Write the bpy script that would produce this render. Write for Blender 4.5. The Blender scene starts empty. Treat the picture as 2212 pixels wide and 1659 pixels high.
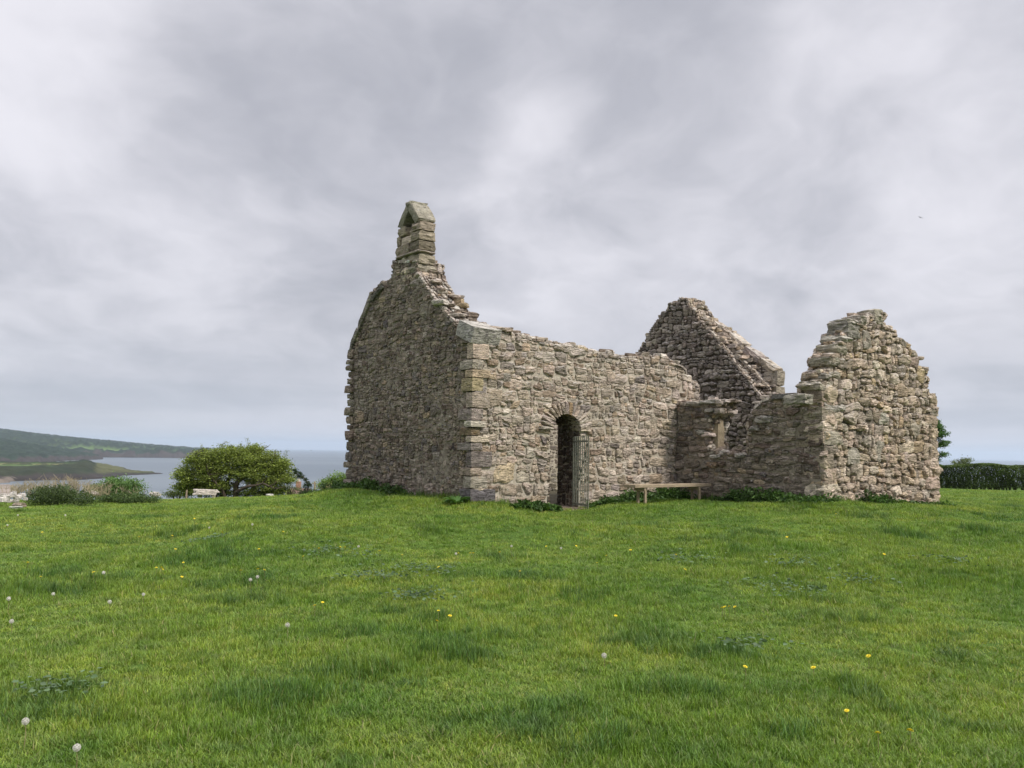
import bpy, math, random
import numpy as np
from mathutils import Matrix, Vector
from mathutils.geometry import tessellate_polygon

random.seed(7)
rng = np.random.default_rng(11)
R = math.radians
scene = bpy.context.scene
col = scene.collection

# ------------------------------------------------------------------ camera
EYE = 1.6
F = 1800.0            # focal length in units of a 2212 px wide picture
PITCH, ROLL = 4.62, 0.85
cam_d = bpy.data.cameras.new("camera")
cam_d.sensor_width = 36.0
cam_d.lens = 36.0 * F / 2212.0
cam_d.clip_start = 0.05
cam_d.clip_end = 90000.0
cam = bpy.data.objects.new("camera", cam_d)
col.objects.link(cam)
CR = Matrix.Rotation(R(90 + PITCH), 3, 'X') @ Matrix.Rotation(R(ROLL), 3, 'Z')
cam.matrix_world = Matrix.Translation((0, 0, EYE)) @ CR.to_4x4()
scene.camera = cam
CRn = np.array(CR)

# ------------------------------------------------------------------ light, sky, exposure
SUN_EL, SUN_AZ = 47.0, 125.0         # azimuth clockwise from +Y
sun_d = bpy.data.lights.new("sun", 'SUN')
sun_d.energy = 2.4
sun_d.angle = R(11)
sun_d.color = (1.0, 0.95, 0.87)
sun = bpy.data.objects.new("sun", sun_d)
col.objects.link(sun)
sd = Vector((math.sin(R(SUN_AZ)) * math.cos(R(SUN_EL)), math.cos(R(SUN_AZ)) * math.cos(R(SUN_EL)), math.sin(R(SUN_EL))))
sun.rotation_euler = sd.to_track_quat('Z', 'Y').to_euler()
scene.view_settings.view_transform = 'Standard'
scene.view_settings.look = 'None'
scene.view_settings.exposure = 0.52
scene.view_settings.gamma = 1.0
scene.view_settings.use_curve_mapping = False
scene.render.engine = 'CYCLES'
scene.cycles.use_denoising = True
scene.cycles.max_bounces = 6
scene.cycles.diffuse_bounces = 3
scene.cycles.glossy_bounces = 2
scene.cycles.transmission_bounces = 4
scene.cycles.transparent_max_bounces = 8
scene.cycles.volume_bounces = 1


class NT:
    """small node-tree writer"""
    def __init__(s, tree):
        s.t = tree
        s.t.nodes.clear()

    def n(s, kind, **kw):
        nd = s.t.nodes.new(kind)
        for k, v in kw.items():
            if k.startswith('i_'):
                key = k[2:]
                key = int(key) if key.isdigit() else key.replace('_', ' ')
                s.put(nd.inputs[key], v)
            else:
                setattr(nd, k, v)
        return nd

    def put(s, sock, v):
        if isinstance(v, bpy.types.NodeSocket):
            s.t.links.new(v, sock)
        elif isinstance(v, bpy.types.Node):
            s.t.links.new(v.outputs[0], sock)
        else:
            if isinstance(v, tuple) and len(v) == 3 and sock.type == 'RGBA':
                v = v + (1.0,)
            sock.default_value = v

    def m(s, op, a, b=None, c=None, clamp=False):
        nd = s.t.nodes.new('ShaderNodeMath')
        nd.operation = op
        nd.use_clamp = clamp
        s.put(nd.inputs[0], a)
        if b is not None: s.put(nd.inputs[1], b)
        if c is not None: s.put(nd.inputs[2], c)
        return nd.outputs[0]

    def vm(s, op, a, b=None):
        nd = s.t.nodes.new('ShaderNodeVectorMath')
        nd.operation = op
        s.put(nd.inputs[0], a)
        if b is not None: s.put(nd.inputs[1], b)
        return nd.outputs['Value' if op in ('DOT_PRODUCT', 'LENGTH', 'DISTANCE') else 'Vector']

    def mix(s, f, a, b, mode='MIX'):
        nd = s.t.nodes.new('ShaderNodeMix')
        nd.data_type = 'RGBA'
        nd.blend_type = mode
        s.put(nd.inputs[0], f)
        s.put(nd.inputs[6], a)
        s.put(nd.inputs[7], b)
        return nd.outputs[2]

    def ss(s, v, lo, hi, a=0.0, b=1.0):
        nd = s.t.nodes.new('ShaderNodeMapRange')
        nd.interpolation_type = 'SMOOTHSTEP'
        s.put(nd.inputs[0], v)
        for i, x in enumerate((lo, hi, a, b)): nd.inputs[i + 1].default_value = x
        return nd.outputs[0]

    def noise(s, vec, scale, detail=4.0, rough=0.55, dist=0.0):
        nd = s.t.nodes.new('ShaderNodeTexNoise')
        s.put(nd.inputs['Vector'], vec)
        nd.inputs['Scale'].default_value = scale
        nd.inputs['Detail'].default_value = detail
        nd.inputs['Roughness'].default_value = rough
        nd.inputs['Distortion'].default_value = dist
        return nd.outputs[0]

    def mapv(s, vec, loc=(0, 0, 0), scale=(1, 1, 1), rot=(0, 0, 0)):
        nd = s.t.nodes.new('ShaderNodeMapping')
        s.put(nd.inputs[0], vec)
        nd.inputs[1].default_value = loc
        nd.inputs[2].default_value = rot
        nd.inputs[3].default_value = scale
        return nd.outputs[0]


world = bpy.data.worlds.new("World")
scene.world = world
world.use_nodes = True


def px_dir(X, Y):
    v = CRn @ np.array([(X - 1106.0) / F, -(Y - 829.5) / F, -1.0])
    return v / np.linalg.norm(v)


def build_world():
    T = NT(world.node_tree)
    sky = T.n('ShaderNodeTexSky', sky_type='NISHITA', sun_disc=False)
    sky.sun_elevation = R(SUN_EL)
    sky.sun_rotation = R(SUN_AZ)
    g = T.n('ShaderNodeTexCoord').outputs['Generated']
    sp = T.n('ShaderNodeSeparateXYZ', i_0=g)
    z = T.m('MAXIMUM', sp.outputs[2], 0.0)
    den = T.m('ADD', z, 0.34)
    # cloud layer seen in perspective: direction projected on a plane overhead
    pl = T.n('ShaderNodeCombineXYZ', i_0=T.m('DIVIDE', sp.outputs[0], den), i_1=T.m('DIVIDE', sp.outputs[1], den), i_2=0.0).outputs[0]
    w = T.noise(pl, 1.9, 4, 0.5)
    w2 = T.noise(T.vm('ADD', pl, (7.3, 2.1, 0.4)), 1.9, 4, 0.5)
    wv = T.n('ShaderNodeCombineXYZ', i_0=T.m('SUBTRACT', w, 0.5), i_1=T.m('SUBTRACT', w2, 0.5), i_2=0.0).outputs[0]
    plw = T.vm('ADD', pl, T.vm('MULTIPLY', wv, (0.40, 0.40, 0.0)))
    big = T.noise(T.mapv(plw, scale=(1.0, 0.8, 1), rot=(0, 0, 0.5)), 1.9, 6, 0.52, 0.1)
    fine = T.noise(T.mapv(plw, scale=(1.1, 0.9, 1), rot=(0, 0, -0.3)), 6.5, 6, 0.58)
    bil = T.m('ABSOLUTE', T.m('SUBTRACT', T.noise(T.mapv(plw, loc=(3, 1, 0), scale=(1.0, 0.8, 1), rot=(0, 0, 0.9)), 3.0, 5, 0.5), 0.5))
    v = T.m('ADD', T.m('MULTIPLY', T.m('SUBTRACT', big, 0.5), 1.25), T.m('MULTIPLY', T.m('SUBTRACT', fine, 0.5), 0.50))
    v = T.m('ADD', v, T.m('MULTIPLY', T.m('SUBTRACT', 0.085, bil), 0.9))
    # brighter breaks and heavier banks where the day had them, as fixed places of the sky
    lobes = [((90, 200), 0.13, 0.40), ((220, 330), 0.20, 0.14), ((1175, 235), 0.036, 0.26), ((1130, 300), 0.04, 0.17), ((1060, 370), 0.05, 0.14), ((980, 450), 0.06, 0.08), ((1900, 240), 0.20, 0.10), ((1500, 400), 0.09, 0.14),
             ((500, 180), 0.13, -0.30), ((600, 720), 0.22, -0.22), ((1400, 150), .12, -.14), ((60, 620), .12, -.14), ((1500, 80), 0.30, -0.08), ((1600, 560), 0.16, -0.04), ((2190, 330), 0.12, 0.16), ((900, 80), 0.2, -0.06)]
    gw = T.vm('NORMALIZE', T.vm('ADD', g, T.vm('MULTIPLY', wv, (0.22, 0.22, 0.0))))
    for (p, r, a) in lobes:
        d = px_dir(*p)
        k = T.vm('DOT_PRODUCT', gw, tuple(float(q) for q in d))
        e = T.m('POWER', math.e, T.m('MULTIPLY', T.m('SUBTRACT', k, 1.0), 2.0 / (r * r)))
        v = T.m('ADD', v, T.m('MULTIPLY', e, a))
    lum = T.ss(v, -0.52, 0.55)
    c = T.mix(lum, (0.315, 0.319, 0.358), (0.615, 0.605, 0.645))
    # paler, slightly bluer air near the horizon
    hz = T.ss(z, 0.0, 0.16, 1.0, 0.0)
    band = T.noise(T.mapv(g, scale=(1.0, 1.0, 16.0)), 2.0, 4, 0.5)
    hc = T.mix(T.ss(band, 0.35, 0.65), (0.356, 0.378, 0.438), (0.472, 0.479, 0.536))
    c = T.mix(T.m('MULTIPLY', hz, 0.80), c, hc)
    # an overcast dome is brighter overhead than low down
    up = T.ss(z, 0.50, 0.95, 1.0, 2.6)
    c = T.mix(1.0, c, T.n('ShaderNodeCombineXYZ', i_0=up, i_1=up, i_2=up).outputs[0], 'MULTIPLY')
    c = T.vm('MULTIPLY', c, (10.0, 10.0, 10.0))
    c = T.mix(0.95, sky.outputs[0], c)
    bg = T.n('ShaderNodeBackground', i_Color=c, i_Strength=0.1)
    T.n('ShaderNodeOutputWorld', i_0=bg)


build_world()

# ------------------------------------------------------------------ numeric helpers
_perm = rng.integers(0, 1 << 30, 4096)


def vnoise(x, y, z=None, seed=0):
    """value noise -1..1 on numpy arrays"""
    x = np.asarray(x, float); y = np.asarray(y, float)
    z = np.zeros_like(x) if z is None else np.asarray(z, float)
    xi = np.floor(x).astype(np.int64); yi = np.floor(y).astype(np.int64); zi = np.floor(z).astype(np.int64)
    fx = x - xi; fy = y - yi; fz = z - zi
    fx = fx * fx * (3 - 2 * fx); fy = fy * fy * (3 - 2 * fy); fz = fz * fz * (3 - 2 * fz)

    def h(a, b, c):
        k = (a * 73856093) ^ (b * 19349663) ^ (c * 83492791) ^ (seed * 2654435761)
        return (_perm[k & 4095] % 65536) / 32768.0 - 1.0
    def l(a, b, t): return a + (b - a) * t
    r0 = l(l(h(xi, yi, zi), h(xi + 1, yi, zi), fx), l(h(xi, yi + 1, zi), h(xi + 1, yi + 1, zi), fx), fy)
    r1 = l(l(h(xi, yi, zi + 1), h(xi + 1, yi, zi + 1), fx), l(h(xi, yi + 1, zi + 1), h(xi + 1, yi + 1, zi + 1), fx), fy)
    return l(r0, r1, fz)


def fbm(x, y, z=None, seed=0, o=3):
    s = 0; a = 1.0; f = 1.0; t = 0
    for i in range(o):
        s = s + a * vnoise(np.asarray(x) * f, np.asarray(y) * f, None if z is None else np.asarray(z) * f, seed + i * 13)
        t += a; a *= 0.5; f *= 2.03
    return s / t


def inside(px, py, poly):
    poly = np.asarray(poly, float)
    r = np.zeros(np.shape(px), bool)
    n = len(poly)
    for i in range(n):
        x1, y1 = poly[i]; x2, y2 = poly[(i + 1) % n]
        if y1 == y2: continue
        c = ((y1 > py) != (y2 > py)) & (px < (x2 - x1) * (py - y1) / (y2 - y1) + x1)
        r ^= c
    return r


def seg_dist(px, py, poly, closed=True):
    poly = np.asarray(poly, float)
    best = np.full(np.shape(px), 1e18)
    n = len(poly)
    for i in range(n if closed else n - 1):
        ax, ay = poly[i]; bx, by = poly[(i + 1) % n]
        dx, dy = bx - ax, by - ay
        L = dx * dx + dy * dy + 1e-12
        t = np.clip(((px - ax) * dx + (py - ay) * dy) / L, 0, 1)
        best = np.minimum(best, (px - ax - t * dx) ** 2 + (py - ay - t * dy) ** 2)
    return np.sqrt(best)


def hit(X, Y, O, n):
    """where the sight line of a picture point (2212 wide) meets a plane"""
    d = px_dir(X, Y)
    c = np.array([0, 0, EYE])
    t = np.dot(np.asarray(O, float) - c, n) / np.dot(d, n)
    return c + t * d


def at_depth(X, Y, depth):
    d = px_dir(X, Y)
    return np.array([0, 0, EYE]) + d * (depth / d[1])


# ------------------------------------------------------------------ mesh helpers
class Geo:
    """collects vertices, faces (any size), a per-vertex colour and a per-face material"""
    def __init__(s):
        s.v = []; s.f = []; s.c = []; s.mi = []; s.n = 0; s.sm = []

    def add(s, v, f, c=(1, 1, 1), mi=0, smooth=True):
        v = np.asarray(v, float).reshape(-1, 3)
        f = np.asarray(f, np.int64)
        s.v.append(v)
        cc = np.broadcast_to(np.asarray(c, float), (len(v), 3)) if np.ndim(c) == 1 or np.shape(c) == (3,) else np.asarray(c, float)
        s.c.append(cc)
        s.f.append(f + s.n)
        s.mi.append(np.full(len(f), mi)); s.sm.append(np.full(len(f), smooth))
        s.n += len(v)

    def build(s, name, mats, parent=None, link=True):
        v = np.concatenate(s.v); c = np.concatenate(s.c)
        me = bpy.data.meshes.new(name)
        me.vertices.add(len(v)); me.vertices.foreach_set('co', v.ravel())
        idx = np.concatenate([f.ravel() for f in s.f])
        tot = np.concatenate([np.full(len(f), f.shape[1]) for f in s.f])
        st = np.concatenate([[0], np.cumsum(tot)[:-1]])
        me.loops.add(len(idx)); me.loops.foreach_set('vertex_index', idx.astype(np.int32))
        me.polygons.add(len(tot)); me.polygons.foreach_set('loop_start', st.astype(np.int32))
        me.polygons.foreach_set('loop_total', tot.astype(np.int32))
        me.polygons.foreach_set('material_index', np.concatenate(s.mi).astype(np.int32))
        me.polygons.foreach_set('use_smooth', np.concatenate(s.sm).astype(bool))
        a = me.color_attributes.new('tint', 'FLOAT_COLOR', 'POINT')
        a.data.foreach_set('color', np.concatenate([c, np.ones((len(c), 1))], 1).ravel())
        me.update(calc_edges=True)
        me.validate()
        for m in (mats if isinstance(mats, (list, tuple)) else [mats]): me.materials.append(m)
        o = bpy.data.objects.new(name, me)
        if link: col.objects.link(o)
        if parent is not None: o.parent = parent
        return o


def tag(o, label=None, cat=None, group=None, kind=None):
    if label: o['label'] = label
    if cat: o['category'] = cat
    if group: o['group'] = group
    if kind: o['kind'] = kind
    return o


def empty(name, loc, label, cat, group=None):
    o = bpy.data.objects.new(name, None)
    o.empty_display_size = 0.2
    col.objects.link(o)
    o.location = loc
    return tag(o, label, cat, group)


def reparent(o, p):
    """keep the world position of geometry built in world coordinates"""
    o.parent = p
    o.matrix_parent_inverse = Matrix.Translation(-Vector(p.location))
    return o


def grid_faces(nx, ny, wrap=False):
    i = np.arange(nx - 1)[:, None] * ny + np.arange(ny - 1)[None, :]
    return np.stack([i, i + ny, i + ny + 1, i + 1], -1).reshape(-1, 4)


def tube(g, pts, rad, seg=7, c=(1, 1, 1), mi=0, cap=True):
    pts = np.asarray(pts, float); n = len(pts)
    rad = np.broadcast_to(np.asarray(rad, float), (n,))
    t = np.gradient(pts, axis=0); t /= np.linalg.norm(t, axis=1)[:, None] + 1e-9
    ref = np.array([0.0, 0, 1]) if abs(t[0][2]) < 0.9 else np.array([1.0, 0, 0])
    V = []
    for i in range(n):
        a = np.cross(t[i], ref); a /= np.linalg.norm(a) + 1e-9
        b = np.cross(t[i], a); ref = ref if abs(np.dot(ref, t[i])) < 0.95 else a
        th = np.arange(seg) * 2 * np.pi / seg
        V.append(pts[i] + rad[i] * (np.cos(th)[:, None] * a + np.sin(th)[:, None] * b))
    V = np.concatenate(V)
    f = []
    for i in range(n - 1):
        for k in range(seg):
            f.append((i * seg + k, i * seg + (k + 1) % seg, (i + 1) * seg + (k + 1) % seg, (i + 1) * seg + k))
    g.add(V, f, c, mi)
    if cap:
        g.add(V[-seg:], [tuple(range(seg))], c, mi); g.add(V[:seg], [tuple(range(seg))[::-1]], c, mi)


# cube template whose faces are little grids; turned into rounded weathered blocks
def _cube_template(k):
    V = {}; vs = []; fs = []
    lin = np.sin(np.linspace(-1, 1, k + 1) * np.pi / 2 * 0.92) / np.sin(np.pi / 2 * 0.92)
    for ax in range(3):
        for sg in (-1, 1):
            ids = np.zeros((k + 1, k + 1), int)
            for i in range(k + 1):
                for j in range(k + 1):
                    p = [0, 0, 0]; p[ax] = sg; p[(ax + 1) % 3] = lin[i]; p[(ax + 2) % 3] = lin[j]
                    key = tuple(round(q, 5) for q in p)
                    if key not in V: V[key] = len(vs); vs.append(p)
                    ids[i, j] = V[key]
            for i in range(k):
                for j in range(k):
                    q = (ids[i, j], ids[i + 1, j], ids[i + 1, j + 1], ids[i, j + 1])
                    fs.append(q if sg > 0 else q[::-1])
    return np.array(vs, float), np.array(fs)


CUBE5 = _cube_template(5)
CUBE3 = _cube_template(3)
CUBE8 = _cube_template(8)


def block(g, c, ax, size, colr, rough=0.10, rnd=0.35, tpl=CUBE5, mi=0, seed=None):
    """rounded rough block: centre c, axes ax (3 rows), half sizes size"""
    v, f = tpl
    seed = random.randint(0, 9999) if seed is None else seed
    size = np.asarray(size, float)
    n = v / np.linalg.norm(v, axis=1)[:, None]
    sph = n * 1.18
    q = v * (1 - rnd) + sph * rnd
    so = seed * 1.37
    d = fbm(q[:, 0] * 1.3 + so, q[:, 1] * 1.3 - so, q[:, 2] * 1.3, 3, 3)
    d2 = fbm(q[:, 0] * 1.3 - so, q[:, 1] * 1.3 + so, q[:, 2] * 1.3, 9, 3)
    d3 = fbm(v[:, 0] * 4.1 + so, v[:, 1] * 4.1, v[:, 2] * 4.1, 17, 2)
    q = q * (1 + rough * 1.8 * d[:, None] + min(rough, .1) * .45 * d3[:, None])
    q[:, 2] += rough * 0.6 * d2
    q[:, 0] += q[:, 2] * random.uniform(-.5, .5) * rough
    p = (q * size) @ np.asarray(ax, float) + np.asarray(c, float)
    g.add(p, f, colr, mi, False)


# ------------------------------------------------------------------ materials
def new_mat(name):
    m = bpy.data.materials.new(name)
    m.use_nodes = True
    return m, NT(m.node_tree)


def stone_material(name, lichen=0.35, top=0.8, bump=1.0, orange=0.08, dark=0.0):
    m, T = new_mat(name)
    pos = T.n('ShaderNodeNewGeometry')
    P = pos.outputs['Position']
    base = T.n('ShaderNodeAttribute', attribute_name='tint').outputs['Color']
    n1 = T.noise(P, 7.0, 5, 0.6)
    n2 = T.noise(P, 38.0, 4, 0.65)
    st = T.noise(T.mapv(P, scale=(5, 5, 34), rot=(0.12, 0.08, 0)), 1.0, 5, 0.62, 0.5)
    k = T.m('ADD', T.m('MULTIPLY', n1, 0.85), T.m('ADD', T.m('MULTIPLY', n2, 0.75), T.m('MULTIPLY', st, 0.95)))
    k = T.m('MULTIPLY', T.m('SUBTRACT', k, 0.55), 1.45)
    kk = T.n('ShaderNodeCombineXYZ', i_0=k, i_1=k, i_2=k).outputs[0]
    c = T.mix(1.0, base, kk, 'MULTIPLY')
    # thin bedding cracks and dark pit mottling
    cr = T.ss(T.m('ABSOLUTE', T.m('SUBTRACT', T.noise(T.mapv(P, scale=(3.2, 3.2, 15), rot=(.15, .1, 0)), 1.0, 4, .6, .8), 0.5)), 0.0, 0.020, 1.0, 0.0)
    c = T.mix(T.m('MULTIPLY', cr, 0.62), c, (0.045, 0.036, 0.028))
    pit = T.ss(T.noise(T.mapv(P, scale=(9, 9, 22)), 1.6, 4, 0.7), 0.60, 0.70)
    c = T.mix(T.m('MULTIPLY', pit, 0.45), c, (0.055, 0.047, 0.036))
    # green-grey algae, white and ochre lichen (growths of their own outline)
    al = T.ss(T.noise(P, 1.7, 4, 0.6), 0.50, 0.68)
    c = T.mix(T.m('MULTIPLY', al, 0.22), c, (0.165, 0.152, 0.112))
    wl = T.ss(T.noise(P, 15.0, 4, 0.6), 0.60, 0.66)
    wl2 = T.ss(T.noise(P, 2.2, 3, 0.5), 0.42, 0.62)
    c = T.mix(T.m('MULTIPLY', T.m('MULTIPLY', wl, wl2), lichen * 2.0, clamp=True), c, (0.54, 0.52, 0.47))
    ol = T.ss(T.noise(T.vm('ADD', P, (5.1, 3.3, 8.8)), 5.0, 4, 0.6), 0.66, 0.74)
    c = T.mix(T.m('MULTIPLY', ol, orange * 4, clamp=True), c, (0.34, 0.19, 0.06))
    # sky-facing ledges carry bleached crust
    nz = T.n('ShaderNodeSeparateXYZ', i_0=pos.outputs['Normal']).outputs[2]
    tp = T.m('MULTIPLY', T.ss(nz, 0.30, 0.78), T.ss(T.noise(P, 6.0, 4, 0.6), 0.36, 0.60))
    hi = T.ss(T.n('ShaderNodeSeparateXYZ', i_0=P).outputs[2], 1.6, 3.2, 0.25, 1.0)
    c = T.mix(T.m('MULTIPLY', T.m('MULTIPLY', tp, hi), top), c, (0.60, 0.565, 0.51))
    h = T.m('ADD', T.m('SUBTRACT', T.m('MULTIPLY', st, 1.8), T.m('MULTIPLY', cr, .5)), T.m('ADD', T.m('MULTIPLY', n2, 0.6), T.m('MULTIPLY', T.noise(P, 90.0, 3, 0.6), 0.3)))
    b = T.n('ShaderNodeBump', i_Strength=0.9 * bump, i_Distance=0.035, i_Height=h)
    bs = T.n('ShaderNodeBsdfPrincipled', i_Base_Color=c, i_Roughness=0.93, i_Normal=b)
    bs.inputs['Specular IOR Level'].default_value = 0.15
    T.n('ShaderNodeOutputMaterial', i_0=bs)
    return m


def mortar_material(name, c1, c2):
    m, T = new_mat(name)
    P = T.n('ShaderNodeNewGeometry').outputs['Position']
    n1 = T.noise(P, 9.0, 6, 0.7)
    n2 = T.noise(P, 70.0, 3, 0.6)
    c = T.mix(T.ss(n1, 0.35, 0.65), c1, c2)
    c = T.mix(T.m('MULTIPLY', T.ss(n2, 0.5, 0.7), 0.5), c, tuple(q * 0.45 for q in c1))
    b = T.n('ShaderNodeBump', i_Strength=0.9, i_Distance=0.02, i_Height=T.m('ADD', n1, T.m('MULTIPLY', n2, 0.5)))
    bs = T.n('ShaderNodeBsdfPrincipled', i_Base_Color=c, i_Roughness=0.97, i_Normal=b)
    bs.inputs['Specular IOR Level'].default_value = 0.1
    T.n('ShaderNodeOutputMaterial', i_0=bs)
    return m


def leaf_material(name, gain=1.0, trans=0.30, rough=0.55):
    m, T = new_mat(name)
    P = T.n('ShaderNodeNewGeometry').outputs['Position']
    base = T.n('ShaderNodeAttribute', attribute_name='tint').outputs['Color']
    n = T.noise(P, 3.0, 3, 0.6)
    k = T.ss(n, 0.25, 0.75, 0.75 * gain, 1.3 * gain)
    c = T.mix(1.0, base, T.n('ShaderNodeCombineXYZ', i_0=k, i_1=k, i_2=k).outputs[0], 'MULTIPLY')
    bs = T.n('ShaderNodeBsdfPrincipled', i_Base_Color=c, i_Roughness=rough)
    bs.inputs['Specular IOR Level'].default_value = 0.3
    tr = T.n('ShaderNodeBsdfTranslucent', i_0=T.mix(1.0, c, (1.15, 1.25, 0.7), 'MULTIPLY'))
    mx = T.n('ShaderNodeMixShader', i_0=trans, i_1=bs.outputs[0], i_2=tr.outputs[0])
    T.n('ShaderNodeOutputMaterial', i_0=mx)
    return m


def plain_material(name, c, rough=0.8, var=0.35, scale=12.0, stretch=(1, 1, 1), metal=0.0, bump=0.3, dist=0.004, c2=None):
    m, T = new_mat(name)
    P = T.n('ShaderNodeNewGeometry').outputs['Position']
    n = T.noise(T.mapv(P, scale=stretch), scale, 5, 0.65)
    cc = T.mix(T.ss(n, 0.3, 0.7), tuple(q * (1 - var) for q in c), c2 or tuple(min(1, q * (1 + var)) for q in c))
    b = T.n('ShaderNodeBump', i_Strength=bump, i_Distance=dist, i_Height=n)
    bs = T.n('ShaderNodeBsdfPrincipled', i_Base_Color=cc, i_Roughness=rough, i_Metallic=metal, i_Normal=b)
    bs.inputs['Specular IOR Level'].default_value = 0.3
    T.n('ShaderNodeOutputMaterial', i_0=bs)
    return m


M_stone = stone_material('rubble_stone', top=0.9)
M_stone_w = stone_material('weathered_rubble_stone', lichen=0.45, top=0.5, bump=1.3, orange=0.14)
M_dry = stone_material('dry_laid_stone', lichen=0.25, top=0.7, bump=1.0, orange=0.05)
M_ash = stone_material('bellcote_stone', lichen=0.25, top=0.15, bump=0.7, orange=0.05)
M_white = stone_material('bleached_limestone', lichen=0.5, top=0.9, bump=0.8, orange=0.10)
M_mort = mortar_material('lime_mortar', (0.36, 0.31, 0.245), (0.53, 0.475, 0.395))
M_mort_w = mortar_material('shade_mortar', (0.17, 0.143, 0.11), (0.32, 0.28, 0.225))  # mortar toned darker to deepen the west gable's shade
M_gap = mortar_material('joint_earth', (0.075, 0.062, 0.048), (0.13, 0.11, 0.085))
M_leaf = leaf_material('leaves')
M_bark = plain_material('bark', (0.075, 0.058, 0.042), 0.9, 0.4, 20, (1, 1, 0.3))
M_wood = plain_material('weathered_plank', (0.31, 0.245, 0.17), 0.85, 0.35, 14, (0.6, 0.6, 8), bump=0.4)
M_iron = plain_material('green_painted_iron', (0.165, 0.19, 0.155), 0.55, 0.35, 30, metal=0.1, c2=(0.25, 0.245, 0.19))
M_yel = plain_material('yellow_petals', (0.85, 0.70, 0.05), 0.6, 0.15)
M_fluff = plain_material('seed_fluff', (0.66, 0.63, 0.58), 0.9, 0.15)
M_stalk = plain_material('stalk', (0.20, 0.17, 0.08), 0.7, 0.25)
M_bird = plain_material('bird_feathers', (0.035, 0.035, 0.04), 0.8, 0.2)

# ------------------------------------------------------------------ plan of the ruin
D = 16.0
TH = R(37.2)
U = np.array([math.cos(TH), math.sin(TH), 0.0])          # along the south wall, away from us
V = np.array([-math.sin(TH), math.cos(TH), 0.0])         # along the west gable, away from us
Z = np.array([0, 0, 1.0])
A = np.array([-0.047 * D, D, 0.0])                       # near corner
W = 0.332 * D
LEN = 10.0
TRT, TRB, TRL = 5.75, 3.80, 4.5                          # transept: start along wall, projection, width


def P3(t, b, z): return A + U * t + V * b + Z * z


# ------------------------------------------------------------------ ground heights
def px_ground(X, Y, depth):
    p = at_depth(X, Y, depth); return tuple(p)


CP = [(0, 0, 0), (-3, 4, 0), (3, 4, 0), (0, 7, 0.04), (-5, 8, 0.0), (5, 8, 0.06), (0, 11, 0.16), (-7, 13, 0.05), (6, 12, 0.28),
      (-0.75, 16, .60), (-0.9, 15.2, .50), (-1.6, 16.7, .64), (-3.9, 20.0, .64), (-3.3, 18.6, .70), (-5.2, 19.3, .25), (-6.5, 21.5, -.1), (-7.5, 17, .22), (-3.0, 15.5, .40),
      (1.2, 17.2, .42), (0.7, 15.6, .36), (3.7, 19.2, .50), (3.3, 17.5, .56), (4.2, 18.2, .60), (2.6, 17.2, .54), (5.9, 16.2, .70), (5.3, 15.4, .50), (8, 16.6, .62), (9.7, 19.0, .52), (9, 15, .42),
      (13, 20, .35), (14, 14, .3), (20, 30, .10), (26, 54, -.30), (40, 54, -.35), (14, 40, 0.0), (2, 40, -.3), (5, 25, .5), (8, 22, .5), (3, 23, .5),
      (-5.5, 30, -.5), (-4.8, 24, -.1), (-6.8, 25, -.35), (-30, 30, -.5), (30, 10, .2), (-30, 5, 0), (30, -20, .2), (-30, -20, 0), (0, -30, 0)]
for (X_, Y_, D_) in ((520, 1073, 40), (450, 1074, 39), (600, 1071, 40), (660, 1068, 40), (720, 1064, 37), (740, 1062, 30), (330, 1077, 37), (400, 1076, 38), (250, 1082, 33), (200, 1085, 30), (100, 1093, 27.5), (20, 1099, 25), (-100, 1104, 24),
                     (300, 1105, 26), (500, 1090, 30), (650, 1082, 28), (100, 1125, 20), (520, 1076, 37), (250, 1085, 31), (330, 1080, 34), (150, 1090, 29), (600, 1074, 37), (380, 1080, 35)):
    CP.append(px_ground(X_, Y_, D_))
CPn = np.array(CP, float)


def ground_z(x, y):
    x = np.asarray(x, float); y = np.asarray(y, float)
    num = 0; den = 0
    for (cx, cy, cz) in CPn:
        d2 = (x - cx) ** 2 + (y - cy) ** 2 + 0.35
        w = d2 ** -2.2
        num = num + w * cz; den = den + w
    z = num / den
    r = np.hypot(x, y)
    z = z + 0.030 * fbm(x * 0.55, y * 0.55, seed=5, o=3) * np.clip((20 - r) / 6, 0.3, 1) + 0.02 * fbm(x * 1.7, y * 1.7, seed=8, o=2)
    edge = np.interp(x, [-22, -17, -12, -8, 4, 8], [29.0, 32.0, 38.0, 42.5, 43.0, 60.0])
    t = np.clip((y - edge), 0, None) + np.clip(np.abs(x) - 75, 0, None) * 0.6
    z = z - 0.078 * t - 0.9 * (1 - np.exp(-t / 8.0))
    return np.maximum(z, -60.0)


def gz(x, y): return float(ground_z(np.array([x]), np.array([y]))[0])


SEA = EYE - 35.0


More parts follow.
